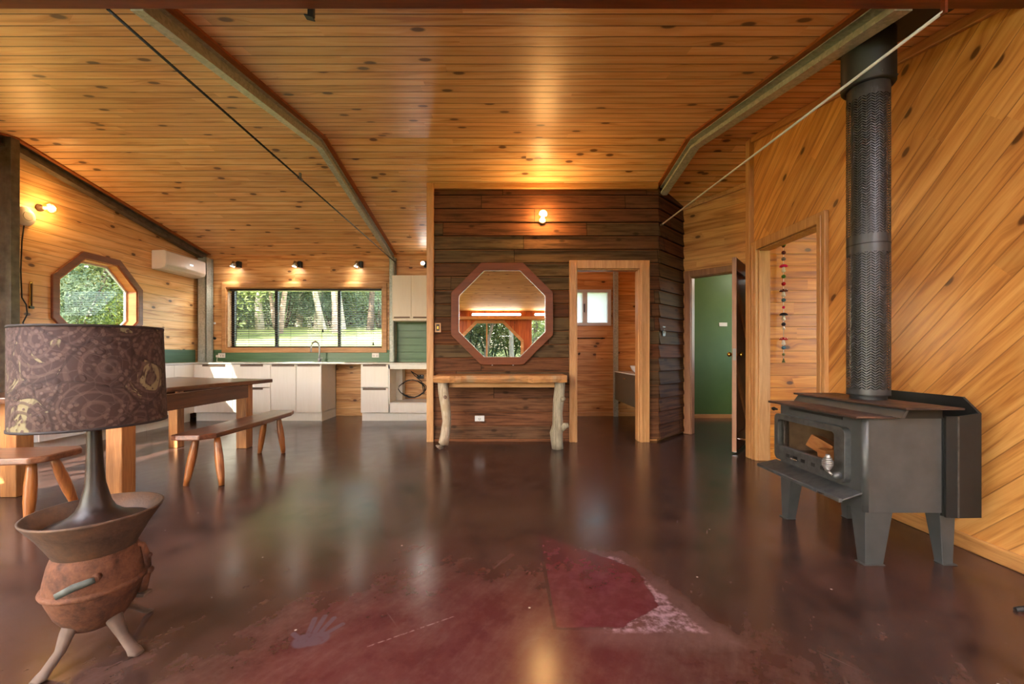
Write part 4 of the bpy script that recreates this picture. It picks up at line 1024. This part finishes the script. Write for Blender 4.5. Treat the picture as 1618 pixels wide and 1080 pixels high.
sw = thing('light_switch', (-.805, DY-.01, 1.345), 'brown timber framed light switch left of the mirror', 'switch')
MB().holed(rect(-.84,-.772,1.29,1.398), [rect(-.825,-.787,1.305,1.383)], lambda u, v, w: (u, DY-.018+w, v), .016).build('frame', M['trim'], sw)
MB().box(-.828,-.784,DY-.012,DY-.002,1.30,1.39).build('plate', M['black'], sw); MB().box(-.815,-.797,DY-.018,DY-.011,1.325,1.36).build('toggle', M['brass'], sw)
# switch on the angled dark wall
ps = Vector((CX1, DY+.03, 0))+Vector((.7071,.7071,0))*.12
sw2 = thing('light_switch', (ps.x+.02, ps.y-.02, 1.31), 'black light switch on the angled dark wall right of the doorway', 'switch')
def q45(u, w, z): return (ps.x+.7071*(u+w), ps.y+.7071*(u-w), z)
MB().hexa([q45(-.035,.022,1.25),q45(.035,.022,1.25),q45(.035,.034,1.25),q45(-.035,.034,1.25),q45(-.035,.022,1.365),q45(.035,.022,1.365),q45(.035,.034,1.365),q45(-.035,.034,1.365)]).build('plate', M['black'], sw2)
MB().hexa([q45(-.012,.034,1.28),q45(.012,.034,1.28),q45(.012,.04,1.28),q45(-.012,.04,1.28),q45(-.012,.034,1.33),q45(.012,.034,1.33),q45(.012,.04,1.33),q45(-.012,.04,1.33)]).build('rocker', M['handle'], sw2)

# ------------------------------------------------------------------ bathroom
vn = thing('bathroom_vanity', (2.0, 6.3, .26), 'grey-green wall-hung vanity cabinet seen through the bathroom doorway', 'vanity')
MB().box(1.80, 2.25, 5.72, 6.90, .28, .735).build('cabinet', M['vanity'], vn, .003)
MB().box(1.782, 1.798, 5.722, 6.898, .29, .733).build('drawer_front', M['vanity'], vn, .002)
MB().box(1.77, 1.782, 6.25, 6.38, .655, .667).build('handle', M['steel'], vn)
MB().box(1.765, 2.265, 5.70, 6.915, .735, .752).build('benchtop', M['ceramic'], vn, .002)
bs = MB().lathe([(.10,.754),(.15,.80),(.172,.86),(.166,.86),(.14,.80),(.09,.77),(.0,.768)], 2.0, 6.2, 28)
tag(bs.build('wash_basin', M['ceramic'], None, center=True), 'white vessel basin standing on the bathroom vanity', 'basin')
tr = thing('towel_rail', (1.3, 6.93, 1.28), 'dark towel rail below the bathroom window', 'towel rail')
MB().tube([(.95,6.92,1.29),(1.62,6.92,1.29)], .009, 10).build('rail', M['black'], tr)
for x in (1.58, 1.0): MB().tube([(x,6.998,1.29),(x,6.915,1.29)], .013, 10).build('bracket', M['black'], tr)
hk = MB().tube([(1.21,6.998,1.03),(1.21,6.96,1.03),(1.21,6.945,1.045)], [.02,.01,.014], 10)
tag(hk.build('robe_hook', M['handle'], None, center=True), 'small dark hook below the towel rail', 'hook')

# ------------------------------------------------------------------ dining table and benches
dt = thing('dining_table', (-3.3, 3.9, 0), 'long dark timber dining table with square honey-coloured legs', 'dining table')
tt = [(-2.735,4.93),(-2.78,4.6),(-2.90,4.1),(-2.955,3.67),(-2.86,3.2),(-2.72,2.86),(-3.75,2.82),(-3.95,3.6),(-4.02,4.6),(-4.20,5.38),(-3.6,5.15)]
MB().prism([(x, y, .70) for x, y in tt], (0,0,.042)).build('tabletop', M['tabletop'], dt, .008)
MB().box(-2.83, -2.79, 3.14, 4.55, .565, .70).build('apron', M['apron'], dt)
MB().box(-3.62, -3.58, 3.14, 4.55, .565, .70).build('apron', M['apron'], dt)
MB().box(-3.55, -2.85, 4.63, 4.67, .565, .70).build('apron', M['apron'], dt)
MB().box(-3.55, -2.85, 3.06, 3.10, .565, .70).build('apron', M['apron'], dt)
for x, y, w in ((-2.955,4.60,.115), (-3.71,4.62,.10), (-2.905,3.05,.118), (-3.66,3.04,.118)):
    MB().box(x, x+w, y, y+w, 0, .70).build('leg', M['tableleg'], dt, .006)
def bench(name, loc, pts, zt, feet, tops, lab, mat):
    t = thing(name, loc, lab, 'bench', 'benches at the dining table')
    MB().prism([(x, y, zt-.042) for x, y in pts], (0,0,.042)).build('seat', M[mat], t, .009)
    for f_, p_ in zip(feet, tops):
        a = Vector((f_[0], f_[1], 0)); b = Vector((p_[0], p_[1], zt-.04))
        MB().tube([a.lerp(b, s) for s in (0,.15,.35,.6,.85,1)], [.020,.024,.030,.031,.025,.021], 16).build('leg', M['benchleg'], t)
    return t
bench('dining_bench', (-2.42, 3.85, 0), [(-2.555,3.20),(-2.50,3.18),(-2.33,3.19),(-2.262,3.285),(-2.25,3.9),(-2.275,4.455),(-2.33,4.62),(-2.555,4.60),(-2.56,3.9)], .42,
      [(-2.52,3.31),(-2.245,3.32),(-2.58,4.40),(-2.33,4.40)], [(-2.47,3.36),(-2.31,3.36),(-2.50,4.36),(-2.37,4.38)], 'brown plank bench on four turned legs right of the dining table', 'benchseat')
bench('dining_bench', (-3.5, 2.67, 0), [(-2.87,2.84),(-2.80,2.78),(-2.79,2.56),(-2.84,2.50),(-3.4,2.40),(-4.2,2.30),(-4.25,2.62),(-3.5,2.74)], .42,
      [(-2.925,2.575),(-2.91,2.85),(-4.05,2.38),(-4.1,2.66)], [(-2.93,2.60),(-2.955,2.74),(-4.0,2.42),(-4.02,2.60)], 'pale worn plank bench with turned legs behind the lamp', 'benchseat_x')
bench('dining_bench', (-4.12, 3.9, 0), [(-4.32,3.3),(-4.02,3.3),(-3.99,4.5),(-4.30,4.52)], .42,
      [(-4.3,3.4),(-4.02,3.4),(-4.3,4.42),(-3.955,4.46)], [(-4.25,3.45),(-4.07,3.45),(-4.25,4.38),(-4.03,4.40)], 'plank bench on the far side of the dining table', 'benchseat')

# ------------------------------------------------------------------ rusty pot with lamp
PX, PY = -1.452, 1.49
pot = thing('rusty_pot_stand', (PX, PY, 0), 'rusty three-legged cast-iron brazier pot holding the lamp', 'iron pot')
MB().lathe([(.02,.095),(.070,.095),(.080,.106),(.108,.150),(.128,.205),(.135,.236),(.135,.240),(.131,.275),(.121,.325),(.110,.358),(.104,.358),(.09,.34),(.0,.33)], PX, PY, 48).build('pot_body', M['rust'], pot)
MB().lathe([(.132,.226),(.141,.230),(.144,.237),(.141,.244),(.132,.248)], PX, PY, 48, cap=False).build('belly_band', M['rust'], pot)
MB().lathe([(.104,.345),(.111,.352),(.122,.375),(.150,.428),(.186,.482),(.188,.489),(.181,.490),(.146,.436),(.118,.388),(.108,.37),(.02,.365)], PX, PY, 48).build('funnel_rim', M['rust_rim'], pot)
feet = [(-1.475,1.335), (-1.285,1.455), (-1.435,1.68)]
for kf, (fx, fy) in enumerate(feet):
    d_ = Vector((fx-PX, fy-PY, 0)).normalized(); c = Vector((PX, PY, 0)); f_ = Vector((fx, fy, 0))
    MB().tube([c+d_*.066+Vector((0,0,.140)), c+d_*.088+Vector((0,0,.105)), f_-d_*.05+Vector((0,0,.06)), f_-d_*.012+Vector((0,0,.022)), f_+Vector((0,0,.012)), f_+d_*.022+Vector((0,0,.007))],
              [((a_, b_) if kf < 2 else (a_*.6, b_*.7)) for a_, b_ in ((.032,.020),(.024,.018),(.016,.014),(.017,.014),(.023,.012),(.016,.006))], 14).build('leg', M['rust_leg'], pot)
va = Vector((0-PX, 0-PY, 0)).normalized(); vr = Vector((-va.y, va.x, 0))
if vr.x < 0: vr = -vr
hb = Vector((PX, PY, .287))+va*.142-vr*.048
h_ = MB().tube([hb-vr*.045+Vector((0,0,-.014)), hb-vr*.005, hb+vr*.035+Vector((0,0,.006)), hb+vr*.045+Vector((0,0,.008))], [.010,.012,.0105,.009], 12).build('lever_handle', M['grey_wood'], pot)
MB().tube([hb+vr*.042+Vector((0,0,.008)), hb+vr*.056-va*.03+Vector((0,0,.01))], [.014,.012], 10).build('lever_pivot', M['rust'], pot)
# hinge bracket on the right flank
lp = Vector((PX, PY, 0))+vr*.118+va*.03
m = MB(); m.tube([lp+Vector((-.02,0,.345))-vr*.01, lp+vr*.006+Vector((0,0,.335)), lp+vr*.016+Vector((0,0,.295)), lp+vr*.02+Vector((0,0,.245))], [(.014,.008)]*4, 10)
m.ball(lp+vr*.024+Vector((0,0,.29)), .010); m.ball(lp+vr*.026+Vector((0,0,.235)), .013); m.tube([lp+vr*.02+Vector((0,0,.235)), lp+vr*.005+Vector((0,0,.165))], [(.014,.008),(.018,.01)], 10)
m.build('hinge_bracket', M['rust'], pot)
m = MB(); m.box(lp.x-.03, lp.x+.02, lp.y-.01, lp.y+.03, .145, .158); m.build('ash_door', M['rust_leg'], pot, .003)
lamp = thing('table_lamp', (PX, PY, .44), 'table lamp with brown paisley drum shade standing in the rusty pot', 'lamp')
MB().lathe([(.149,.435),(.150,.441),(.13,.449),(.10,.459),(.075,.472),(.055,.49),(.043,.515),(.035,.55),(.0285,.58),(.0245,.64),(.0215,.72),(.0195,.80),(.0185,.86),(.012,.87),(.012,.92)], PX, PY, 48).build('base', M['bronze'], lamp)
MB().lathe([(.203,.793),(.1975,1.128),(.1945,1.128),(.200,.793)], PX, PY, 72, cap=False).build('lamp_shade', M['shade'], lamp)
for e_ in ([(.2025,.790),(.205,.790),(.205,.798),(.2025,.798)], [(.1965,1.123),(.199,1.123),(.199,1.131),(.1965,1.131)]):
    MB().lathe(e_, PX, PY, 72, cap=False).build('shade_edging', M['shade_trim'], lamp)
m = MB()
for k in range(3):
    a = k*2*PI/3; m.tube([(PX,PY,1.09),(PX+.196*math.cos(a),PY+.196*math.sin(a),1.115)], .003, 6)
m.tube([(PX,PY,.92),(PX,PY,1.09)], .006, 8); m.build('shade_carrier', M['brass'], lamp)
MB().ball((PX,PY,.97), .03, .03, .045).build('bulb', M['white_plastic'], lamp)
lamp.rotation_euler = (0, -.022, 0)

# ------------------------------------------------------------------ wood stove
SX0, SX1, SY0, SY1, SZ0, SZ1 = 1.75, 2.14, 2.055, 2.70, .262, .722
st = thing('wood_stove', (1.95, 2.38, 0), 'dark grey steel wood heater with glazed door and splayed legs', 'wood stove')
def rrect(u0, u1, v0, v1, r, n=6):
    out = []
    for cu, cv, a0 in ((u1-r,v0+r,-PI/2),(u1-r,v1-r,0),(u0+r,v1-r,PI/2),(u0+r,v0+r,PI)):
        for i in range(n+1):
            a = a0+PI/2*i/n; out.append((cu+r*math.cos(a), cv+r*math.sin(a)))
    return out
b = MB()
b.box(SX0+.02, SX1, SY0, SY0+.008, SZ0, SZ1); b.box(SX0+.02, SX1, SY1-.008, SY1, SZ0, SZ1); b.box(SX1-.008, SX1, SY0+.008, SY1-.008, SZ0, SZ1)
b.box(SX0+.01, SX1-.008, SY0+.008, SY1-.008, SZ0, SZ0+.01)
b.build('body', M['stove'], st)
c_ = MB()
for y, s in ((SY0+.022, 1), (SY1-.022, -1)): c_.tube([(SX0+.022,y,SZ0),(SX0+.022,y,SZ1)], .022, 24)
c_.build('corner_post', M['stove'], st)
MB().holed(rect(SY0+.02, SY1-.02, SZ0, SZ1), [rect(2.19, 2.67, .45, .64)], lambda u, v, w: (SX0+w, u, v), .008).build('front_panel', M['stove'], st)
MB().box(SX0-.004, SX0, 2.19, 2.60, .695, .708).build('air_slot', M['black'], st)
fb = MB(); fb.box(1.79, 2.08, 2.15, 2.16, .40, .68); fb.box(1.79, 2.08, 2.66, 2.67, .40, .68); fb.box(2.07, 2.08, 2.16, 2.66, .40, .68); fb.box(1.77, 2.08, 2.15, 2.67, .40, .428)
fb.build('firebox_lining', M['firebrick'], st)
dr = MB().holed(rrect(2.135, 2.695, .375, .662, .035), [rrect(2.205, 2.66, .462, .628, .02)], lambda u, v, w: (SX0-.034+w, u, v), .034).build('door', M['cast'], st, .008, 3)
MB().box(SX0-.016, SX0-.010, 2.19, 2.675, .45, .64).build('door_glass', M['stove_glass'], dr)
m = MB()
for y in (2.565, 2.50, 2.435, 2.355, 2.285): m.box(SX0-.036, SX0-.030, y-.014, y+.014, .408, .428)
m.build('air_vent', M['black'], dr)
MB().tube([(SX0-.04,2.53,.416),(SX0-.055,2.50,.414),(SX0-.06,2.44,.416)], [.005,.008,.005], 10).build('air_lever', M['steel'], dr)
hp = Vector((SX0-.035, 2.165, .412))
MB().tube([hp, hp+Vector((-.03,0,0)), hp+Vector((-.036,0,0))], [.018,.016,.006], 14).build('door_latch', M['cast'], dr)
coil = MB(); pts = []
for i in range(90):
    t_ = i/89; a = t_*2*PI*9; r = .006+.017*math.sin(PI*min(1, t_*1.05))
    ctr = hp+Vector((-.045-.012*t_, .025-.0*t_, .02+.085*t_))+Vector((0, -.02*t_, 0))
    pts.append(ctr+Vector((r*math.cos(a), r*math.sin(a), 0)))
coil.tube(pts, .0042, 6); coil.tube([hp+Vector((-.034,.005,0)), hp+Vector((-.045,.025,.02))], .007, 8); coil.tube([hp+Vector((-.045,.025,.02)), hp+Vector((-.057,.005,.105))], .011, 10)
coil.build('coil_handle', M['satin'], dr)
ap = MB(); ap.hexa([(1.655,2.07,.312),(SX0+.004,2.07,.345),(SX0+.004,2.735,.345),(1.64,2.755,.312),(1.655,2.07,.322),(SX0+.004,2.07,.357),(SX0+.004,2.735,.357),(1.64,2.755,.322)])
ap.box(1.640, 1.658, 2.075, 2.755, .304, .324)
ap.build('ash_lip', M['cast'], st, .004)
MB().box(1.637, 1.641, 2.17, 2.22, .309, .317).build('badge', M['steel'], st)
# hotplates
MB().box(1.70, 1.90, SY0-.012, SY1+.035, .722, .734).build('front_hotplate', M['hotplate'], st, .003)
MB().hexa([(1.875,2.0,.732),(1.895,2.0,.732),(1.895,2.745,.732),(1.875,2.745,.732),(1.905,2.0,.772),(1.915,2.0,.772),(1.915,2.745,.772),(1.905,2.745,.772)]).build('riser', M['stove'], st)
MB().box(1.885, 2.165, 1.985, 2.765, .772, .782).build('raised_hotplate', M['hotplate'], st, .003)
MB().box(1.91, 2.13, SY0, SY1, .722, .773).build('top_box', M['stove_black'], st)
# heat shield around the back
hs = MB()
hs.box(2.125, 2.132, SY0-.004, SY0+.03, .248, .725)
hs.hexa([(2.13,2.038,.245),(2.18,2.030,.245),(2.18,2.040,.245),(2.13,2.048,.245),(2.13,2.038,.735),(2.18,2.030,.735),(2.18,2.040,.735),(2.13,2.048,.735)])
hs.hexa([(2.18,2.030,.245),(2.292,2.035,.245),(2.292,2.045,.245),(2.18,2.040,.245),(2.18,2.030,.735),(2.292,2.035,.75),(2.292,2.045,.75),(2.18,2.040,.735)])
hs.hexa([(2.285,2.035,.245),(2.298,2.035,.245),(2.298,2.73,.245),(2.285,2.73,.245),(2.285,2.035,.75),(2.298,2.035,.75),(2.298,2.73,.75),(2.285,2.73,.75)])
hs.hexa([(2.285,2.035,.75),(2.298,2.035,.75),(2.298,2.73,.75),(2.285,2.73,.75),(2.285,2.11,.822),(2.298,2.11,.822),(2.298,2.66,.822),(2.285,2.66,.822)])
hs.hexa([(2.13,2.715,.245),(2.292,2.722,.245),(2.292,2.732,.245),(2.13,2.725,.245),(2.13,2.715,.735),(2.292,2.722,.75),(2.292,2.732,.75),(2.13,2.725,.735)])
hs.build('heat_shield', M['stove_black'], st)
MB().box(2.176, 2.1835, 2.0275, 2.0345, .247, .733).build('shield_edge', M['cast'], st)
def leg(cx, cy, sx, sy, wt, wb, wd):
    a = [(cx,cy),(cx+sx*wt,cy),(cx+sx*wt,cy+sy*wd),(cx,cy+sy*wd)]; c = [(cx+sx*.006,cy+sy*.006),(cx+sx*(.006+wb),cy+sy*.006),(cx+sx*(.006+wb),cy+sy*wd*.6),(cx+sx*.006,cy+sy*wd*.6)]
    return MB().hexa([(x,y,.004) for x, y in c]+[(x,y,SZ0) for x, y in a])
for (cx, cy, sx, sy, wt, wb, wd) in ((SX0+.006,SY0+.004,1,1,.135,.088,.09), (SX0+.006,SY1-.004,1,-1,.075,.05,.10), (2.20,SY0+.006,-1,1,.078,.05,.08), (2.20,SY1-.004,-1,-1,.078,.05,.08)):
    l_ = leg(cx, cy, sx, sy, wt, wb, wd); l_.box(min(cx,cx+sx*wb)-.006, max(cx,cx+sx*wb)+.012, min(cy,cy+sy*wd*.6), max(cy,cy+sy*wd*.6)+.004, 0, .005)
    l_.build('leg', M['stove'], st, .003)
MB().tube([(1.745,2.712,.68),(1.745,2.735,.68),(1.745,2.742,.68),(1.745,2.756,.68)], [.006,.006,.013,.010], 12).build('damper_knob', M['black'], st)
# firewood
for (x, y, z, ry, lab, L_) in ((1.89, 2.475, .478, .25, 'larger orange split log inside the stove behind the glass', .17), (1.825, 2.375, .465, -.1, 'smaller split log block in front inside the stove', .06)):
    fw = MB().prism([(-.11 if L_ > .1 else -.05,-.08 if L_ > .1 else -.03,-.035),(.07,-.04,-.035),(.06,.09 if L_ > .1 else .035,-.035),(-.08 if L_ > .1 else -.05,.07 if L_ > .1 else .03,-.035)], (0,0,.075))
    o = fw.build('firewood', M['firewood'], None, .004); o.location = (x, y, z+.005 if L_ > .1 else z); o.rotation_euler = (.35 if L_ > .1 else 0, ry, .4 if L_ > .1 else .1)
    tag(o, lab, 'firewood', 'logs in the stove')
# flue
FX, FYc = 2.05, 2.385
fl = thing('stove_flue', (FX, FYc, .765), 'tall black perforated flue pipe rising from the stove to the ceiling', 'flue')
MB().lathe([(.077,.783),(.077,2.7)], FX, FYc, 36).build('inner_pipe', M['flue_inner'], fl)
MB().lathe([(.083,.783),(.083,.84),(.078,.842)], FX, FYc, 36, cap=False).build('base_collar', M['flue_inner'], fl)
gm = MB().lathe([(.0975,.806),(.0975,2.60)], FX, FYc, 64, cap=False); gm.build('perforated_guard', M['guard'], fl)
m = MB().lathe([(.0985,.806),(.0985,.812)], FX, FYc, 64, cap=False); m.lathe([(.0985,1.645),(.0985,1.652)], FX, FYc, 64, cap=False); m.build('guard_seam', M['stove_black'], fl)
MB().lathe([(.100,2.535),(.114,2.535),(.122,2.545),(.122,2.86)], FX, FYc, 48, cap=False).build('ceiling_collar', M['stove_black'], fl)
m = MB(); m.holed(rrect(FX-.21, FX+.24, FYc-.30, FYc+.28, .06), [], lambda u, v, w: (u, v, ceil_z(v)-.004-w), .004); m.build('ceiling_plate', M['stove_black'], fl)
m = MB()
for k in range(6):
    a = k*PI/3+.3; m.ball((FX+.122*math.cos(a), FYc+.122*math.sin(a), 2.565), .005)
m.build('rivet', M['cast'], fl)
# iron foot at the right edge
ft = thing('iron_tool_stand', (2.18, 1.69, 0), 'black iron curled foot of a fireside stand at the right edge', 'fireside stand')
MB().tube([(2.055,1.70,.006),(2.08,1.70,.006),(2.11,1.70,.010),(2.14,1.695,.035),(2.17,1.69,.075),(2.20,1.69,.09)], [.008,.013,.012,.009,.008,.008], 10).build('foot', M['stove_black'], ft)
MB().tube([(2.20,1.69,.085),(2.20,1.69,.62)], .009, 10).build('pole', M['stove_black'], ft)
MB().tube([(2.20,1.69,.09),(2.24,1.74,.05),(2.28,1.79,.006)], .008, 8).build('foot', M['stove_black'], ft); MB().tube([(2.20,1.69,.09),(2.24,1.64,.05),(2.28,1.59,.006)], .008, 8).build('foot', M['stove_black'], ft)

# ------------------------------------------------------------------ bead garland
BX, BY = 2.655, 4.03
gd = thing('bead_garland', (BX, BY, .97), 'hanging garland of felt beads and toadstools beyond the right doorway', 'garland')
MB().tube([(BX,BY,2.08),(BX,BY,.96)], .0022, 6).build('string', M['white_plastic'], gd)
felt = lambda nme, c: plain(nme, c, .95, 0, .08, 80, .3, .1)
FC = {'green': felt('green felt', lin(88,128,60)), 'grey': felt('grey felt', lin(128,124,128)), 'pink': felt('pink felt', lin(214,40,92)), 'red': felt('red felt', lin(176,28,36)), 'blue': felt('blue felt', lin(74,104,124)), 'brown': felt('brown felt', lin(96,52,48)), 'white': felt('white felt', lin(224,214,200)), 'olive': felt('olive felt', lin(110,112,74)), 'dark': felt('dark felt', lin(44,40,46))}
zof = lambda zy: 2.08-(zy-60)/900*1.105
for zy, c, kind in ((62,'green','b'),(72,'brown','s'),(122,'brown','b'),(172,'grey','b'),(228,'pink','m'),(308,'green','b'),(365,'red','b'),(420,'brown','m'),(492,'blue','b'),(548,'pink','s'),(605,'dark','m'),(680,'dark','b'),(706,'white','c'),(796,'red','m'),(862,'blue','b'),(915,'olive','s'),(965,'olive','c')):
    z = zof(zy)
    if kind == 'm':
        cp = MB().lathe([(.008,z+.018),(.022,z+.014),(.034,z+.002),(.036,z-.006),(.012,z-.008)], BX, BY, 16).build('toadstool_cap', FC[c], gd)
        MB().lathe([(.010,z-.006),(.014,z-.03),(.018,z-.048),(.012,z-.056)], BX, BY, 12).build('toadstool_stem', FC['white'], gd)
        if c in ('red', 'brown'):
            d_ = MB()
            for k in range(7): a = k*2*PI/7; d_.ball((BX+.028*math.cos(a), BY+.028*math.sin(a), z+.008), .005, seg=8, rings=6)
            d_.build('toadstool_dot', FC['white'], gd)
    elif kind == 'c': MB().lathe([(.004,z+.022),(.010,z),(.016,z-.016),(.004,z-.018)], BX, BY, 12).build('bell', FC[c], gd)
    else: MB().ball((BX, BY, z), .0185 if kind == 'b' else .013).build('bead', FC[c], gd)

# ------------------------------------------------------------------ lamps behind the viewer (middle one for the mirror's bright strip, outer two added)
for x, lab in ((-.3, 'long white LED batten on the rear wall seen in the mirror'), (-3.4, 'added unseen LED batten at the left of the rear wall'), (1.6, 'added unseen LED batten at the right of the rear wall')):
    t = thing('led_batten', (x, -2.9, 2.2), lab, 'batten light', 'rear wall batten lights')
    MB().box(x-.75, x+.75, -2.985, -2.93, 2.20, 2.24).build('housing', M['white_plastic'], t, .004)
    MB().box(x-.74, x+.74, -2.93, -2.90, 2.205, 2.235).build('diffuser', M['led_strip'], t)
    l = bpy.data.lights.new('batten', 'AREA'); l.shape = 'RECTANGLE'; l.size = 1.46; l.size_y = .05; l.energy = 6; l.color = (1,.95,.88)
    lo = bpy.data.objects.new('batten_light', l); COL.objects.link(lo); lo.location = (x, -2.88, 2.22); lo.rotation_euler = (math.radians(100), 0, 0)
struct(MB().box(-5.05, 2.45, -2.99, -2.86, 1.98+.09, 2.16), 'beam_rear', M['trim_x'])

for (x, y, z, e, c) in ((-.3, 6.3, 2.2, 6, (1,.92,.82)), (4.0, 6.2, 2.3, 4, (1,.94,.84)), (3.5, 3.2, 2.3, 2.5, (1,.8,.46))):  # unseen fill lights added in the bathroom, green room and side room
    l = bpy.data.lights.new('added_fill', 'POINT'); l.energy = e; l.color = c; l.shadow_soft_size = .12
    lo = bpy.data.objects.new('added_fill', l); COL.objects.link(lo); lo.location = (x, y, z)
# ------------------------------------------------------------------ sun, sky, camera
sun = bpy.data.lights.new('sun', 'SUN'); sun.energy = 9; sun.angle = .009; sun.color = (1,.93,.82)
so = bpy.data.objects.new('sun', sun); COL.objects.link(so); so.rotation_euler = Vector((.70, 1.0, -.86)).to_track_quat('-Z', 'Y').to_euler()
w = bpy.data.worlds.new('sky'); scene.world = w; w.use_nodes = True
nt = w.node_tree; nt.nodes.clear()
sky = nt.nodes.new('ShaderNodeTexSky'); sky.sky_type = 'NISHITA'; sky.sun_disc = False; sky.sun_elevation = math.radians(35); sky.sun_rotation = math.radians(215); sky.dust_density = 2.0
bg = nt.nodes.new('ShaderNodeBackground'); bg.inputs[1].default_value = 1.3
ow = nt.nodes.new('ShaderNodeOutputWorld'); mx = nt.nodes.new('ShaderNodeMix'); mx.data_type = 'RGBA'; mx.inputs[0].default_value = .6; mx.inputs[7].default_value = (1.0,.93,.84,1)
nt.links.new(sky.outputs[0], mx.inputs[6]); nt.links.new(mx.outputs[2], bg.inputs[0]); nt.links.new(bg.outputs[0], ow.inputs[0])

cam = bpy.data.cameras.new('camera'); co = bpy.data.objects.new('camera', cam); COL.objects.link(co)
co.location = (0, 0, H); co.rotation_euler = (PI/2, 0, 0)
cam.sensor_fit = 'HORIZONTAL'; cam.sensor_width = 36; cam.lens = 665/1618*36
cam.shift_x = 9/1618; cam.shift_y = 18/1618; cam.clip_start = .05; cam.clip_end = 300
scene.camera = co
vs = scene.view_settings; scene.display_settings.display_device = 'sRGB'
vs.view_transform = 'Standard'; vs.look = 'None'; vs.gamma = 1; vs.exposure = 2.0; vs.use_curve_mapping = False
scene.render.engine = 'CYCLES'
cy = scene.cycles; cy.use_denoising = True; cy.max_bounces = 10; cy.diffuse_bounces = 6; cy.glossy_bounces = 5; cy.transparent_max_bounces = 16; cy.sample_clamp_indirect = 8; cy.caustics_reflective = False; cy.caustics_refractive = False
